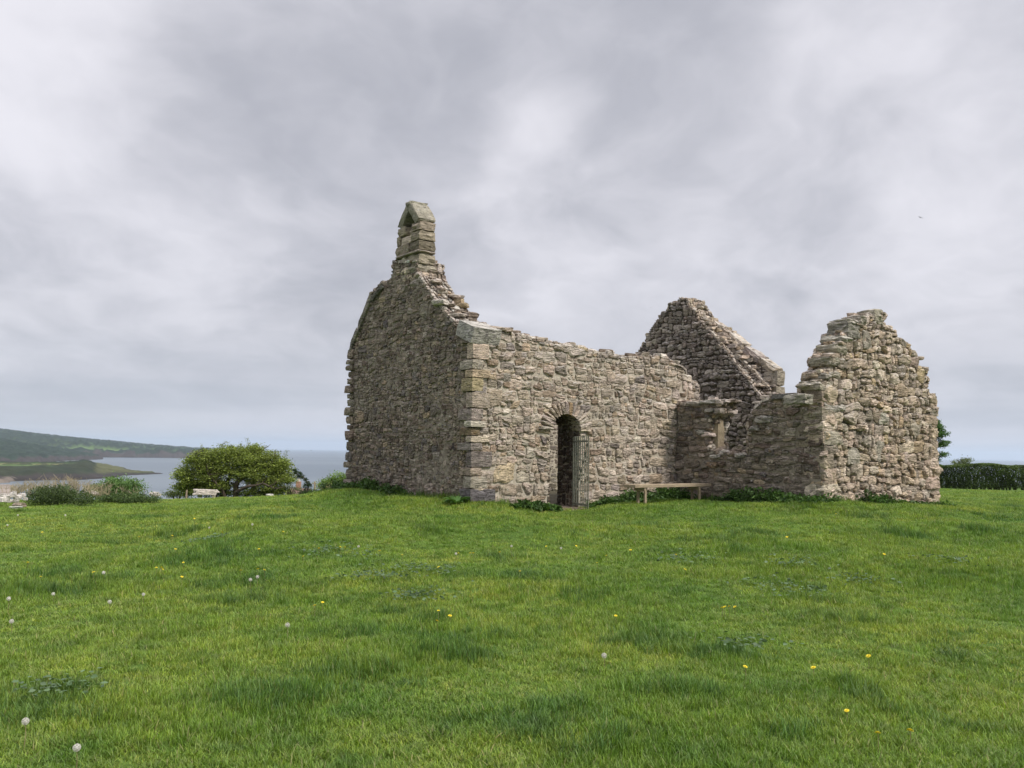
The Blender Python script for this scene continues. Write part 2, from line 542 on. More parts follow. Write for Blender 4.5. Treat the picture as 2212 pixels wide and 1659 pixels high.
def ground_material():
    m, T = new_mat('turf')
    P = T.n('ShaderNodeNewGeometry').outputs['Position']
    a = T.noise(P, 0.55, 5, 0.6)
    b = T.noise(P, 6.0, 5, 0.7)
    c0 = T.noise(P, 45.0, 4, 0.7)
    c = T.mix(T.ss(a, 0.35, 0.65), (0.065, 0.125, 0.020), (0.110, 0.180, 0.032))
    c = T.mix(T.m('MULTIPLY', T.ss(b, 0.4, 0.7), 0.5), c, (0.040, 0.080, 0.016))
    c = T.mix(T.m('MULTIPLY', T.ss(c0, 0.45, 0.7), 0.5), c, (0.13, 0.175, 0.05))
    # rough brown slope land below the field
    y = T.n('ShaderNodeSeparateXYZ', i_0=P).outputs[1]
    far = T.ss(y, 62.0, 95.0)
    c = T.mix(far, c, T.mix(T.ss(T.noise(P, 0.05, 5, 0.7), 0.4, 0.6), (0.10, 0.12, 0.045), (0.20, 0.155, 0.075)))
    h = T.m('ADD', b, T.m('MULTIPLY', c0, 0.6))
    bp = T.n('ShaderNodeBump', i_Strength=0.7, i_Distance=0.05, i_Height=h)
    bs = T.n('ShaderNodeBsdfPrincipled', i_Base_Color=c, i_Roughness=0.95, i_Normal=bp)
    bs.inputs['Specular IOR Level'].default_value = 0.1
    T.n('ShaderNodeOutputMaterial', i_0=bs)
    return m


def build_ground():
    th = np.concatenate([np.arange(-42, 42, 0.35), np.arange(42, 318.1, 4.0)]) * np.pi / 180
    r = np.concatenate([[0.0], np.arange(0.5, 5, 0.25), np.arange(5, 30, 0.14), np.arange(30, 64, 0.4), 64 * 1.09 ** np.arange(0, 30)])
    TT, RR = np.meshgrid(th, r, indexing='ij')
    x = RR * np.sin(TT); y = RR * np.cos(TT)
    z = ground_z(x, y)
    g = Geo()
    f = grid_faces(len(th), len(r))
    g.add(np.stack([x, y, z], -1), f[:, ::-1])
    o = g.build('ground', ground_material())
    tag(o, kind='structure', label='green pasture around the ruin')
    return o


build_ground()


# ------------------------------------------------------------------ sea
def build_sea():
    m, T = new_mat('sea_water')
    P = T.n('ShaderNodeNewGeometry').outputs['Position']
    n = T.noise(T.mapv(P, scale=(0.02, 0.05, 1)), 1.0, 6, 0.6)
    big = T.noise(T.mapv(P, scale=(0.0006, 0.0025, 1)), 1.0, 4, 0.6)
    c = T.mix(T.ss(big, 0.40, 0.60), (0.070, 0.098, 0.125), (0.105, 0.135, 0.160))
    b = T.n('ShaderNodeBump', i_Strength=0.6, i_Distance=1.4, i_Height=n)
    bs = T.n('ShaderNodeBsdfPrincipled', i_Base_Color=c, i_Roughness=0.32, i_Normal=b)
    bs.inputs['IOR'].default_value = 1.33
    T.n('ShaderNodeOutputMaterial', i_0=bs)
    g = Geo()
    th = np.linspace(0, 2 * np.pi, 65)
    r = np.array([0, 300, 800, 2000, 6000, 14000, 24000.0])
    TT, RR = np.meshgrid(th, r, indexing='ij')
    g.add(np.stack([RR * np.cos(TT), RR * np.sin(TT), np.full_like(RR, SEA)], -1), grid_faces(65, 7))
    tag(g.build('sea', m), kind='structure', label='calm grey blue sea in the bay')


build_sea()


# ------------------------------------------------------------------ far land
def sea_pt(X, Y):
    p = hit(X, Y, (0, 0, SEA), Z); return (p[0], p[1])


def land_material():
    m, T = new_mat('far_land')
    P = T.n('ShaderNodeNewGeometry').outputs['Position']
    base = T.n('ShaderNodeAttribute', attribute_name='tint').outputs['Color']
    n = T.noise(P, 0.05, 5, 0.7)
    k = T.ss(n, 0.3, 0.7, 0.75, 1.25)
    c = T.mix(1.0, base, T.n('ShaderNodeCombineXYZ', i_0=k, i_1=k, i_2=k).outputs[0], 'MULTIPLY')
    bs = T.n('ShaderNodeBsdfPrincipled', i_Base_Color=c, i_Roughness=0.95)
    bs.inputs['Specular IOR Level'].default_value = 0.1
    T.n('ShaderNodeOutputMaterial', i_0=bs)
    return m


M_land = land_material()
C_field = np.array([0.085, 0.130, 0.042]); C_wood = np.array([0.020, 0.032, 0.020]); C_gorse = np.array([0.032, 0.038, 0.020])
C_rock = np.array([0.050, 0.042, 0.038]); C_pale = np.array([0.20, 0.20, 0.085]); C_sand = np.array([0.26, 0.215, 0.175])


def land(name, poly, hfun, cfun, res, label, woody):
    poly = np.array(poly)
    x = np.arange(poly[:, 0].min() - res, poly[:, 0].max() + res, res)
    y = np.arange(poly[:, 1].min() - res, poly[:, 1].max() + res, res)
    X, Y = np.meshgrid(x, y, indexing='ij')
    X = X + res * 0.3 * vnoise(X * 3, Y * 3, seed=2); Y = Y + res * 0.3 * vnoise(X * 3 + 9, Y * 3, seed=4)
    sdw = seg_dist(X, Y, poly) * np.where(inside(X, Y, poly), 1, -1)
    sdw = sdw + 14 * fbm(X * 0.02, Y * 0.02, seed=31, o=3)
    h = hfun(X, Y, sdw)
    wood, colr = cfun(X, Y, sdw, h)
    h = h + wood * (woody * (0.8 + 0.8 * vnoise(X / (res * 1.3), Y / (res * 1.3), seed=77)))
    h = np.where(sdw < 0, -6 + np.clip(sdw, -20, 0) * 0.1, h)
    g = Geo()
    g.add(np.stack([X, Y, SEA + h], -1), grid_faces(len(x), len(y)), colr.reshape(-1, 3))
    o = g.build(name, M_land)
    tag(o, label=label, kind='structure')
    return o


def lerp(a, b, t): return a + (b - a) * t


def far_hill():
    sh = [(-4200, 2300), sea_pt(-200, 987), sea_pt(60, 986.0), sea_pt(180, 987.5), sea_pt(300, 988.6), sea_pt(420, 989.5), sea_pt(470, 985.0), sea_pt(490, 978.0)]
    back = [(-2400, 6500), (-3000, 6800), (-9000, 6800), (-9000, 2600)]
    poly = sh + back
    AZX = np.array([-400, 0, 100, 240, 350, 440, 500, 560, 640]); SKY = np.array([905, 921, 930, 939, 950.5, 961.5, 969.0, 978, 984])

    def hf(X, Y, s):
        pxx = 1106 + F * X / Y
        top = np.interp(pxx, AZX, SKY)
        hor = 971 + (pxx - 660) * math.tan(R(ROLL))
        ridge = np.maximum((hor - top) / F * 4600 + 35, 4)
        t = np.clip((Y - 2900) / 1500.0, 0, 1)
        t = t * (1.25 - 0.25 * t)
        return np.minimum(6 + s * 0.12, 9) * np.clip(s / 20, 0, 1) + (ridge - 8) * np.clip((np.minimum(s, 1700) - 30) / 1700.0, 0, 1) ** 0.85 * np.clip(1.0 - np.clip((Y - 4800) / 2500, 0, 1) * 0.5, 0, 1) + 3.0 * fbm(X * 0.004, Y * 0.004, seed=3)

    def cf(X, Y, s, h):
        fx = X * 0.0042 + 0.5 * vnoise(X * 0.002, Y * 0.002, seed=6); fy = (s) * 0.0055 + 0.6 * vnoise(X * 0.003, Y * 0.003, seed=7)
        cell = vnoise(np.floor(fx) * 7.7, np.floor(fy) * 3.3, seed=21)
        wood = (fbm(X * 0.0035, s * 0.008, seed=41, o=4) > -0.16)
        lowf = (s > 60) & (s < 420) & (fbm(X * 0.0025, s * 0.009, seed=45, o=3) > -0.28)
        wood = np.where(lowf, False, wood)
        wood = np.where(s < 60, True, wood)
        ed = np.minimum(np.abs(fx - np.round(fx)), np.abs(fy - np.round(fy))) < 0.05
        wood = wood | (ed & (s < 1500))
        up = np.clip((s - 1100) / 400, 0, 1)
        wood = wood & (rng.random(X.shape) > up * 0.85)
        base = np.where(cell[..., None] > 0.1, C_field * 1.25, lerp(C_field, C_gorse, 0.5))
        base = lerp(base, C_gorse * 1.3, (up * 0.8)[..., None])
        c = np.where(wood[..., None], C_wood * (0.8 + 0.6 * rng.random(X.shape))[..., None], base)
        c = np.where((s < 14)[..., None], C_rock * 1.1, c)
        return wood.astype(float), c
    land('hills', poly, hf, cf, 9.0, 'long far hill of woods and fields sloping to the sea', 13.0)


def mid_land():
    poly = [sea_pt(-150, 1003), sea_pt(60, 1001), sea_pt(150, 995), sea_pt(222, 992.5), sea_pt(205, 988.5), sea_pt(150, 987.0), (-1700, 3000), (-2600, 3000)]

    def hf(X, Y, s):
        return np.clip(s / 25, 0, 1) * 6 + np.clip((s - 40) / 260, 0, 1) * 34 * np.clip((-X - 700) / 330, 0.1, 1.3) + 2 * fbm(X * .01, Y * .01, seed=3)

    def cf(X, Y, s, h):
        wood = fbm(X * 0.006, Y * 0.004, seed=51, o=3) > -0.45
        c = np.where(wood[..., None], C_wood * (0.8 + 0.6 * rng.random(X.shape))[..., None], C_field * 1.15)
        c = np.where((s < 10)[..., None], C_rock, c)
        return wood.astype(float), c
    land('hills', poly, hf, cf, 6.0, 'wooded shore on the left between the far hill and the headland', 8.0)


def headland():
    poly = [sea_pt(-260, 1048), sea_pt(0, 1042.5), sea_pt(60, 1039), sea_pt(120, 1037.5), sea_pt(185, 1036.0), sea_pt(232, 1033.0), sea_pt(262, 1027.5), sea_pt(300, 1025.5), sea_pt(338, 1023.2),
            sea_pt(300, 1021.5), sea_pt(262, 1018), sea_pt(278, 1014.6), sea_pt(240, 1014.0), sea_pt(205, 1013.0), sea_pt(150, 1015), sea_pt(60, 1016.5), sea_pt(-260, 1013)]
    pn = np.array(poly)

    def hf(X, Y, s):
        pxx = 1106 + F * X / Y
        inl = np.clip((300 - pxx) / 110, 0.0, 1.0)
        h = np.clip(s / 34.0, 0, 1) ** 0.6 * (2.5 + 8.5 * inl) + 0.8 * fbm(X * .03, Y * .03, seed=9)
        h = h + 2.6 * np.exp(-((pxx - 192) / 16.0) ** 2) * np.clip((s - 16) / 20, 0, 1)
        return np.maximum(h, 1.2 * np.clip(s / 6, 0, 1))

    def cf(X, Y, s, h):
        n = fbm(X * .02, Y * .02, seed=61, o=3)
        g = C_field * 1.0 + np.zeros(X.shape + (3,))
        pxx = 1106 + F * X / Y
        band = np.sin((Y - 0.22 * X) * 0.030 + n * 1.5)
        g = np.where((band > 0.55)[..., None], C_pale * 0.95, g)
        hed = (np.abs(band - 0.5) < 0.06)
        gorse = (s < 62 + 16 * n) | hed | (fbm(X * .012, Y * .012, seed=63, o=3) > 0.42)
        c = np.where(gorse[..., None], lerp(C_gorse, C_wood, np.clip(n + .4, 0, 1)[..., None]), g)
        c = np.where((s < 11 + 5 * n)[..., None], C_rock * 0.8, c)
        c = np.where(((s < 6) & (pxx < 40))[..., None], C_sand * 0.7, c)
        c = np.where(((pxx > 215))[..., None] & (s > 11)[..., None], lerp(C_gorse, C_pale, 0.3), c)
        return gorse * (s > 11) * .7, c
    land('headland', poly, hf, cf, 3.0, 'low headland of green fields with dark gorse cliffs and a rocky tip', 2.2)
    # strip of beach below the slope on the far left
    g = Geo()
    ps = [sea_pt(-300, 1050), sea_pt(20, 1047), sea_pt(38, 1052), sea_pt(46, 1060), sea_pt(30, 1075), sea_pt(-300, 1110)]
    v = [(p[0], p[1], SEA + 0.25) for p in ps]
    g.add(v, [tuple(range(6))], C_sand)
    tag(g.build('beach', M_land), label='pinkish sand beach at the far left of the bay', kind='structure')


far_hill(); mid_land(); headland()

# ------------------------------------------------------------------ rubble walls
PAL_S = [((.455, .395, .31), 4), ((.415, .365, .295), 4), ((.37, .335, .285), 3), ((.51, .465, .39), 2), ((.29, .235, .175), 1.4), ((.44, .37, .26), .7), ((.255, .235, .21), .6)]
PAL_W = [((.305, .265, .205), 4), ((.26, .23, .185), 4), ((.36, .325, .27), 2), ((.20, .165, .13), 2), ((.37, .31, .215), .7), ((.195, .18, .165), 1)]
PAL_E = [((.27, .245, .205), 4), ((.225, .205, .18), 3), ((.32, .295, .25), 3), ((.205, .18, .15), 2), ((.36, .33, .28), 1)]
PAL_J = [((.105, .085, .065), 3), ((.13, .11, .085), 2), ((.08, .066, .052), 2)]  # jamb stones darkened: the doorway's shade is put into their colour
PAL_R = [((.50, .46, .40), 3), ((.58, .54, .48), 2), ((.36, .31, .25), 3), ((.28, .24, .19), 2), ((.44, .36, .24), .6)]
PAL_T = [((.465, .395, .295), 4), ((.415, .355, .275), 4), ((.51, .455, .37), 3), ((.345, .305, .245), 2), ((.43, .35, .23), .7)]


def pick(pal, n):
    w = np.array([p[1] for p in pal], float); w /= w.sum()
    i = rng.choice(len(pal), n, p=w)
    c = np.array([p[0] for p in pal])[i]
    c = c * np.array([1.10, 1.03, 1.02])
    return c * (1 + 0.16 * rng.standard_normal((n, 1))) * (1 + 0.015 * rng.standard_normal((n, 3)))


def pack(x0, x1, y0, y1, ch, cw, hmin, asp, big=0.15):
    """random rubble brought to loose courses: list of rectangles"""
    out = []

    def cut(a, b, c, d, dep):
        w, h = b - a, d - c
        if h > .36 or h > 2.0 * hmin and random.random() < (0.9 if h > ch * 0.6 else 0.5) and not (dep and h < .36 and w < .55 and random.random() < big):
            k = c + h * random.uniform(.34, .66)
            cut(a, b, c, k, dep + 1); cut(a, b, k, d, dep + 1); return
        if w > h * random.uniform(*asp) * 1.25:
            k = a + w * random.uniform(.32, .68)
            cut(a, k, c, d, dep + 1); cut(k, b, c, d, dep + 1); return
        out.append((a, b, c, d))
    y = y0
    while y < y1:
        h = min(ch * random.uniform(.65, 1.35), y1 - y)
        if y1 - y - h < hmin: h = y1 - y
        x = x0
        while x < x1 - 1e-6:
            w = min(cw * random.uniform(.6, 1.5), x1 - x)
            if x1 - x - w < 0.08: w = x1 - x
            cut(x, x + w, y, y + h, 0)
            x += w
        y += h
    return np.array(out)


GU = np.array([-1, -0.95, -0.78, -0.45, -0.1, 0.25, 0.55, 0.8, 0.95, 1.0]); GV = np.array([-1, -0.93, -0.68, -0.3, 0.1, 0.45, 0.72, 0.93, 1.0])
TU, TV = np.meshgrid(GU, GV, indexing='ij')
TF = grid_faces(len(GU), len(GV))


def stones(g, rects, frame, pal, relief=0.045, gap=0.010, warp=0.035, rnd=0.16, jit=0.16, mi=0, sunk=0.0):
    """lay one pillow of stone per rectangle; frame(a, z) -> (point, ea, ez, normal) arrays"""
    n = len(rects)
    if n == 0: return
    a0, a1, z0, z1 = rects.T
    h = z1 - z0; w = a1 - a0
    u = TU.ravel()[None]; v = TV.ravel()[None]
    k = rnd * (0.6 + 0.9 * rng.random((n, 1)))
    uu = u * (1 - k * v ** 4) ; vv = v * (1 - k * u ** 4)
    # quadrilateral stones: every corner moves by itself
    m = np.minimum(w, h)[:, None]
    cx = rng.uniform(-jit, jit, (n, 4)) * m; cz = rng.uniform(-jit, jit, (n, 4)) * m
    s = (uu + 1) / 2; t = (vv + 1) / 2
    b = [(1 - s) * (1 - t), s * (1 - t), (1 - s) * t, s * t]
    dx = sum(b[i] * cx[:, i:i + 1] for i in range(4)); dz = sum(b[i] * cz[:, i:i + 1] for i in range(4))
    gp = gap * (0.5 + rng.random((n, 1)))
    a = ((a0 + a1) / 2)[:, None] + uu * np.maximum((w / 2)[:, None] - gp, 0.01) + dx
    z = ((z0 + z1) / 2)[:, None] + vv * np.maximum((h / 2)[:, None] - gp, 0.01) + dz
    sid = rng.random((n, 1)) * 500
    ang = fbm(u * 1.6 + sid, v * 1.6 + sid * 0.7, seed=4, o=2)
    a = a + ang * 0.17 * m; z = z + fbm(u * 1.6 - sid, v * 1.6 + sid, seed=6, o=2) * 0.17 * m
    wa = warp * fbm(a * 1.3, z * 1.3, seed=14, o=2); wz = warp * 1.4 * fbm(a * 1.1 + 40, z * 1.7, seed=15, o=2)
    a = a + wa; z = z + wz
    rel = relief * 0.85 * np.clip(m / 0.16, 0.45, 1.5) * (0.30 + 0.75 * rng.random((n, 1)))
    e = np.clip((1 - np.abs(u) ** 12), 0, 1) * np.clip((1 - np.abs(v) ** 12), 0, 1)
    # chipped planes: two or three fracture facets per stone
    fac = np.zeros_like(a)
    for q in range(3):
        th = rng.uniform(0, 6.28, (n, 1)); off = rng.uniform(.05, .7, (n, 1))
        fac = fac + np.clip(np.cos(th) * u + np.sin(th) * v - off, 0, 2) * rng.uniform(.3, 1.1, (n, 1))
    tilt = rng.uniform(-.5, .5, (n, 1)) * u + rng.uniform(-.45, .45, (n, 1)) * v
    d = rel * (e * (1 + 0.5 * tilt) + 0.55 * fbm(u * 2.3 + sid, v * 2.3, seed=19, o=3) * e - 0.6 * fac * e)
    strat = vnoise(z * 38 + a * 6 + sid, a * 4, seed=23) * 0.009 * e
    ring = (np.maximum(np.abs(u), np.abs(v)) > 0.999)
    d = d + strat - np.where(ring, 0.05, 0.0) - sunk * rng.random((n, 1))
    ac = np.broadcast_to(((a0 + a1) / 2)[:, None], a.shape); zc = np.broadcast_to(((z0 + z1) / 2)[:, None], z.shape)
    P = frame(a, z, d)
    c = pick(pal, n)
    cc = np.repeat(c, u.shape[1], 0)
    F0 = TF[None] + (np.arange(n) * u.shape[1])[:, None, None]
    g.add(P.reshape(-1, 3), F0.reshape(-1, 4), np.clip(cc, 0.02, 0.8), mi, False)


def flat_frame(O, ea, n):
    def f(a, z, d):
        return O + a[..., None] * ea + z[..., None] * Z + d[..., None] * n
    return f


def resample(pts, step):
    pts = np.asarray(pts, float)
    out = []
    for i in range(len(pts) - 1):
        L = np.linalg.norm(pts[i + 1] - pts[i]); k = max(1, int(L / step))
        for j in range(k): out.append(pts[i] + (pts[i + 1] - pts[i]) * j / k)
    out.append(pts[-1])
    return np.array(out)


def strip_frame(O, ea, n, line, T):
    """surface swept from an outline (polyline in the wall plane) back through the wall"""
    line = np.asarray(line, float)
    seg = np.diff(line, axis=0); L = np.linalg.norm(seg, axis=1); S = np.concatenate([[0], np.cumsum(L)])
    nor = np.stack([seg[:, 1], -seg[:, 0]], 1) / (L[:, None] + 1e-9)
    mid = (S[:-1] + S[1:]) / 2

    def f(s, t, d):
        s = np.clip(s, 0, S[-1] - 1e-6)
        x = np.interp(s, S, line[:, 0]); y = np.interp(s, S, line[:, 1])
        nx = np.interp(s, mid, nor[:, 0]); ny = np.interp(s, mid, nor[:, 1])
        q = np.hypot(nx, ny) + 1e-9; nx = nx / q; ny = ny / q
        return O + (x + d * nx)[..., None] * ea + (y + d * ny)[..., None] * Z - t[..., None] * n
    return f, S[-1]


def inset_poly(poly, d):
    m = len(poly); o = []
    for i in range(m):
        e1 = poly[i] - poly[i - 1]; e2 = poly[(i + 1) % m] - poly[i]
        n1 = np.array([-e1[1], e1[0]]) / (np.linalg.norm(e1) + 1e-9); n2 = np.array([-e2[1], e2[0]]) / (np.linalg.norm(e2) + 1e-9)
        q = n1 + n2; q = q / max(np.linalg.norm(q), 0.6)
        o.append(poly[i] + q * d)
    return np.array(o)


def wall(g, O, ea, n, outline, T, pal, holes=(), front=dict(), back=None, top_from=1, top_to=-1, hole_tops=True, mort=1, grid=0.045, mdepth=0.0, mnoise=0.012, rim=dict()):
    """outline: counter-clockwise (a, z) seen from outside, starting bottom left -> bottom right -> up ... ; runs from index top_from to top_to are exposed edges"""
    outline = inset_poly(np.asarray(outline, float), .035)
    outline[:, 0] = np.clip(outline[:, 0], 0.0, None)
    holes = [np.asarray(h, float) for h in holes]
    cen = outline.mean(0)
    # watertight core
    def shrink(poly, d):
        m = len(poly); o = []
        for i in range(m):
            e1 = poly[i] - poly[i - 1]; e2 = poly[(i + 1) % m] - poly[i]
            n1 = np.array([-e1[1], e1[0]]) / (np.linalg.norm(e1) + 1e-9); n2 = np.array([-e2[1], e2[0]]) / (np.linalg.norm(e2) + 1e-9)
            q = n1 + n2; q = q / max(np.linalg.norm(q), 0.5)
            o.append(poly[i] + q * d)
        return np.array(o)
    core = shrink(outline, 0.045)
    hs = [shrink(h[::-1], 0.02)[::-1] for h in holes]
    loops = [core] + hs
    tri = tessellate_polygon([[Vector((p[0], p[1], 0)) for p in L] for L in loops])
    flat = np.concatenate(loops)
    for dd, flip in ((-0.035, False), (-(T - 0.035), True)):
        v = O + flat[:, :1] * ea + flat[:, 1:] * Z + dd * n
        g.add(v, [t if not flip else t[::-1] for t in tri], (1, 1, 1), mort, False)
    for L in loops:
        k = len(L)
        v1 = O + L[:, :1] * ea + L[:, 1:] * Z - 0.035 * n; v2 = v1 - (T - 0.07) * n
        g.add(np.concatenate([v1, v2]), [(i, (i + 1) % k, k + (i + 1) % k, k + i) for i in range(k)], (1, 1, 1), mort, False)
    lo = outline.min(0); hi = outline.max(0)

    def keep(r, tol=0.0):
        cx = (r[:, 0] + r[:, 1]) / 2; cz = (r[:, 2] + r[:, 3]) / 2
        k = np.ones(len(r), bool)
        for fx in (-.28, .28):
            for fz in (-.26, .26):
                k &= inside(cx + fx * (r[:, 1] - r[:, 0]), cz + fz * (r[:, 3] - r[:, 2]), outline)
        for h in holes:
            k &= ~inside(cx, cz, h)
            for fx in (-.45, 0, .45):
                for fz in (-.4, 0, .4):
                    k &= ~inside(cx + fx * (r[:, 1] - r[:, 0]), cz + fz * (r[:, 3] - r[:, 2]), h)
        return r[k]

    def face(O2, ea2, n2, P, mirror=False):
        # rough mortar bed
        xs = np.arange(lo[0], hi[0] + grid, grid); zs = np.arange(lo[1], hi[1] + grid, grid)
        X, Y = np.meshgrid(xs, zs, indexing='ij')
        fc = grid_faces(len(xs), len(zs))
        cx = X.ravel()[fc].mean(1); cz = Y.ravel()[fc].mean(1)
        k = inside(cx, cz, core)
        for h in holes: k &= ~inside(cx, cz, h)
        md = P.get('mdepth', mdepth)
        dz = md + P.get('mnoise', mnoise) * (fbm(X * 6, Y * 6, seed=33, o=3) + .8 * fbm(X * .9, Y * .9, seed=35, o=2))
        fr = flat_frame(O2, ea2, n2)
        v = fr(X, Y, dz)
        f = fc[k]
        g.add(v.reshape(-1, 3), f if not mirror else f[:, ::-1], (1, 1, 1), mort)
        r = pack(lo[0], hi[0], lo[1], hi[1], P.get('ch', .3), P.get('cw', .7), P.get('hmin', .07), P.get('asp', (1.2, 3.0)), P.get('big', .15))
        kk = [keep(r)]
        rest = r
        for lev in range(2):
            ks = set(map(tuple, np.round(kk[-1], 6)))
            rest = np.array([q for q in rest if tuple(np.round(q, 6)) not in ks])
            if not len(rest): break
            xm = (rest[:, 0] + rest[:, 1]) / 2; zm = (rest[:, 2] + rest[:, 3]) / 2
            rest = np.concatenate([np.stack(q, 1) for q in ((rest[:, 0], xm, rest[:, 2], zm), (xm, rest[:, 1], rest[:, 2], zm), (rest[:, 0], xm, zm, rest[:, 3]), (xm, rest[:, 1], zm, rest[:, 3]))])
            rest = rest[np.minimum(rest[:, 1] - rest[:, 0], rest[:, 3] - rest[:, 2]) > .028]
            if not len(rest): break
            kk.append(keep(rest))
        r = np.concatenate(kk)
        stones(g, r, fr, P.get('pal', pal), P.get('relief', .045), P.get('gap', .01), P.get('warp', .035), P.get('rnd', .16), P.get('jit', .16), 0, P.get('sunk', 0.0))
    if front is not None: face(O, ea, n, front)
    if back is not None: face(O - T * n, ea, -n, back, True)
    # broken heads and exposed ends
    line = np.roll(outline, -top_from, 0)
    cnt = (len(outline) + top_to - top_from) if top_to < 0 else top_to - top_from + 1
    line = line[:cnt + 1] if top_to < 0 else line[:cnt]
    fr, S = strip_frame(O, ea, n, line, T)
    r = pack(0, S, -0.02, T + 0.02, rim.get('ch', .36), rim.get('cw', .45), rim.get('hmin', .11), rim.get('asp', (1.0, 2.2)))
    stones(g, r, fr, rim.get('pal', pal), rim.get('relief', .075) * .7, .010, .02, .12, .24)
    # loose stones lying along the head
    nl = int(S * rim.get('loose', 5.0))
    for i in range(nl):
        s = random.uniform(0, S); t = random.uniform(0.04, T - 0.04)
        p = fr(np.array([s]), np.array([t]), np.array([0.02]))[0]
        q = fr(np.array([s]), np.array([t]), np.array([0.12]))[0]
        up = (q - p)[2]
        if up < 0.02 and random.random() < 0.55: continue
        th = random.uniform(-.35, .35)
        e1 = ea * math.cos(th) + n * math.sin(th); e2 = n * math.cos(th) - ea * math.sin(th)
        sx = random.uniform(.07, .19); sz = random.uniform(.025, .065)
        block(g, p + Z * sz * 0.3, [e1, e2, Z], (sx, random.uniform(.06, .14), sz), pick(rim.get('pal', pal), 1)[0], 0.16, 0.4, CUBE3)
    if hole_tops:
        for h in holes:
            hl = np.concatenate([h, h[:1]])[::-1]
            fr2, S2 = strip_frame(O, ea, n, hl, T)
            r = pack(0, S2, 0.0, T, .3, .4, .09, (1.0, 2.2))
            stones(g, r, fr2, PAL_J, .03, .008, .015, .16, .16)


def to_plane(pts, O, ea, n):
    out = []
    for (X, Y) in pts:
        p = hit(X, Y, O, n) - O
        out.append((float(np.dot(p, ea)), float(p[2])))
    return out


chapel = empty('chapel_ruin', tuple(A + Z * 0.5), 'roofless ruined stone chapel with bellcote and broken transept on the green mound', 'chapel')
BASE = 0.15


def add_part(g, name, mats, label=None):
    o = g.build(name, mats)
    reparent(o, chapel)
    if label: o['label'] = label
    return o


MATS_S = [M_stone, M_mort]; MATS_W = [M_stone_w, M_mort_w]; MATS_D = [M_dry, M_gap]

# --- west gable (seen obliquely, shaded); a runs along V from the near corner, outside normal -U
# for an observer outside, V points left, so use ea = -V with a = -b
O_w = P3(0, W, 0)
px_w = [(1018, 733), (1003, 712), (985, 692), (965, 672), (945, 650), (925, 622), (905, 592), (902, 560), (846, 562), (843, 598), (832, 608), (818, 612), (806, 628), (797, 655), (783, 690), (770, 718), (757, 745)]
ow = to_plane(px_w, O_w, -V, -U)
ow = [(0.0, BASE), (W, BASE)] + [(min(max(a, 0.02), W), z) for a, z in ow] + [(0.0, to_plane([(751, 775)], O_w, -V, -U)[0][1])]
g = Geo()
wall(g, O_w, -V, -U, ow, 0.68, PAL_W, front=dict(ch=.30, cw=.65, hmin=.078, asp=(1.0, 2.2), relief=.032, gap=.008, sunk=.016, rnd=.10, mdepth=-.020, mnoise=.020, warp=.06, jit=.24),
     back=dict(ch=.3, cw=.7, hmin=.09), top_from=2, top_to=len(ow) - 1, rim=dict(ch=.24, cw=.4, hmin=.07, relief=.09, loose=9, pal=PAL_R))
g_west = g

# --- south wall of the nave with the doorway
O_s = P3(0, 0, 0)
px_s = [(1512, 900), (1512, 832), (1497, 822), (1487, 797), (1465, 783), (1440, 769), (1400, 766), (1350, 768), (1295, 757), (1245, 744), (1200, 735), (1150, 727), (1115, 716), (1080, 710), (1052, 708)]
os_ = to_plane(px_s, O_s, U, -V)
zk = to_plane([(1040, 722)], O_s, U, -V)[0][1]
os_ = [(0.0, BASE), (os_[0][0], BASE)] + os_ + [(0.0, zk)]
DC, DW, DZ, DS = 2.36, 0.40, 0.30, 2.10
hole = [(DC - DW, DZ - .3), (DC + DW, DZ - .3), (DC + DW, DS)] + [(DC + DW * math.cos(t), DS + 0.31 * math.sin(t)) for t in np.linspace(0.25, math.pi - 0.25, 9)] + [(DC - DW, DS)]
g = Geo()
wall(g, O_s, U, -V, os_, 0.72, PAL_S, holes=[hole], front=dict(ch=.44, cw=1.0, hmin=.112, asp=(1.0, 2.3), relief=.048, gap=.008, rnd=.10, mdepth=-.018, mnoise=.015, sunk=.012, warp=.06, jit=.24, big=.3),
     back=dict(ch=.34, cw=.8, hmin=.1), top_from=1, top_to=len(os_) - 1, rim=dict(ch=.3, cw=.5, hmin=.08, relief=.08, loose=10, asp=(1.1, 2.6), pal=PAL_R))
g_south = g

# doorway arch stones
g = Geo()
for i, t in enumerate(np.linspace(0.02, math.pi - 0.02, 17)):
    L = random.uniform(.24, .34)
    rr = np.array([math.cos(t), math.sin(t)])
    c2 = np.array([DC, DS - 0.02]) + rr * np.array([DW + L / 2 - 0.02, 0.33 + L / 2 - 0.02])
    e1 = U * rr[0] + Z * rr[1]; e2 = -U * rr[1] + Z * rr[0]
    block(g, O_s + U * c2[0] + Z * c2[1] + V * 0.075, [e1, -V, e2], (L / 2, .145, random.uniform(.028, .045)), pick(PAL_S[:4] + [((.38, .29, .17), 2)], 1)[0], 0.14, 0.25, CUBE5)
add_part(g, 'door_arch', MATS_S, 'arch of thin upright stones over the doorway')

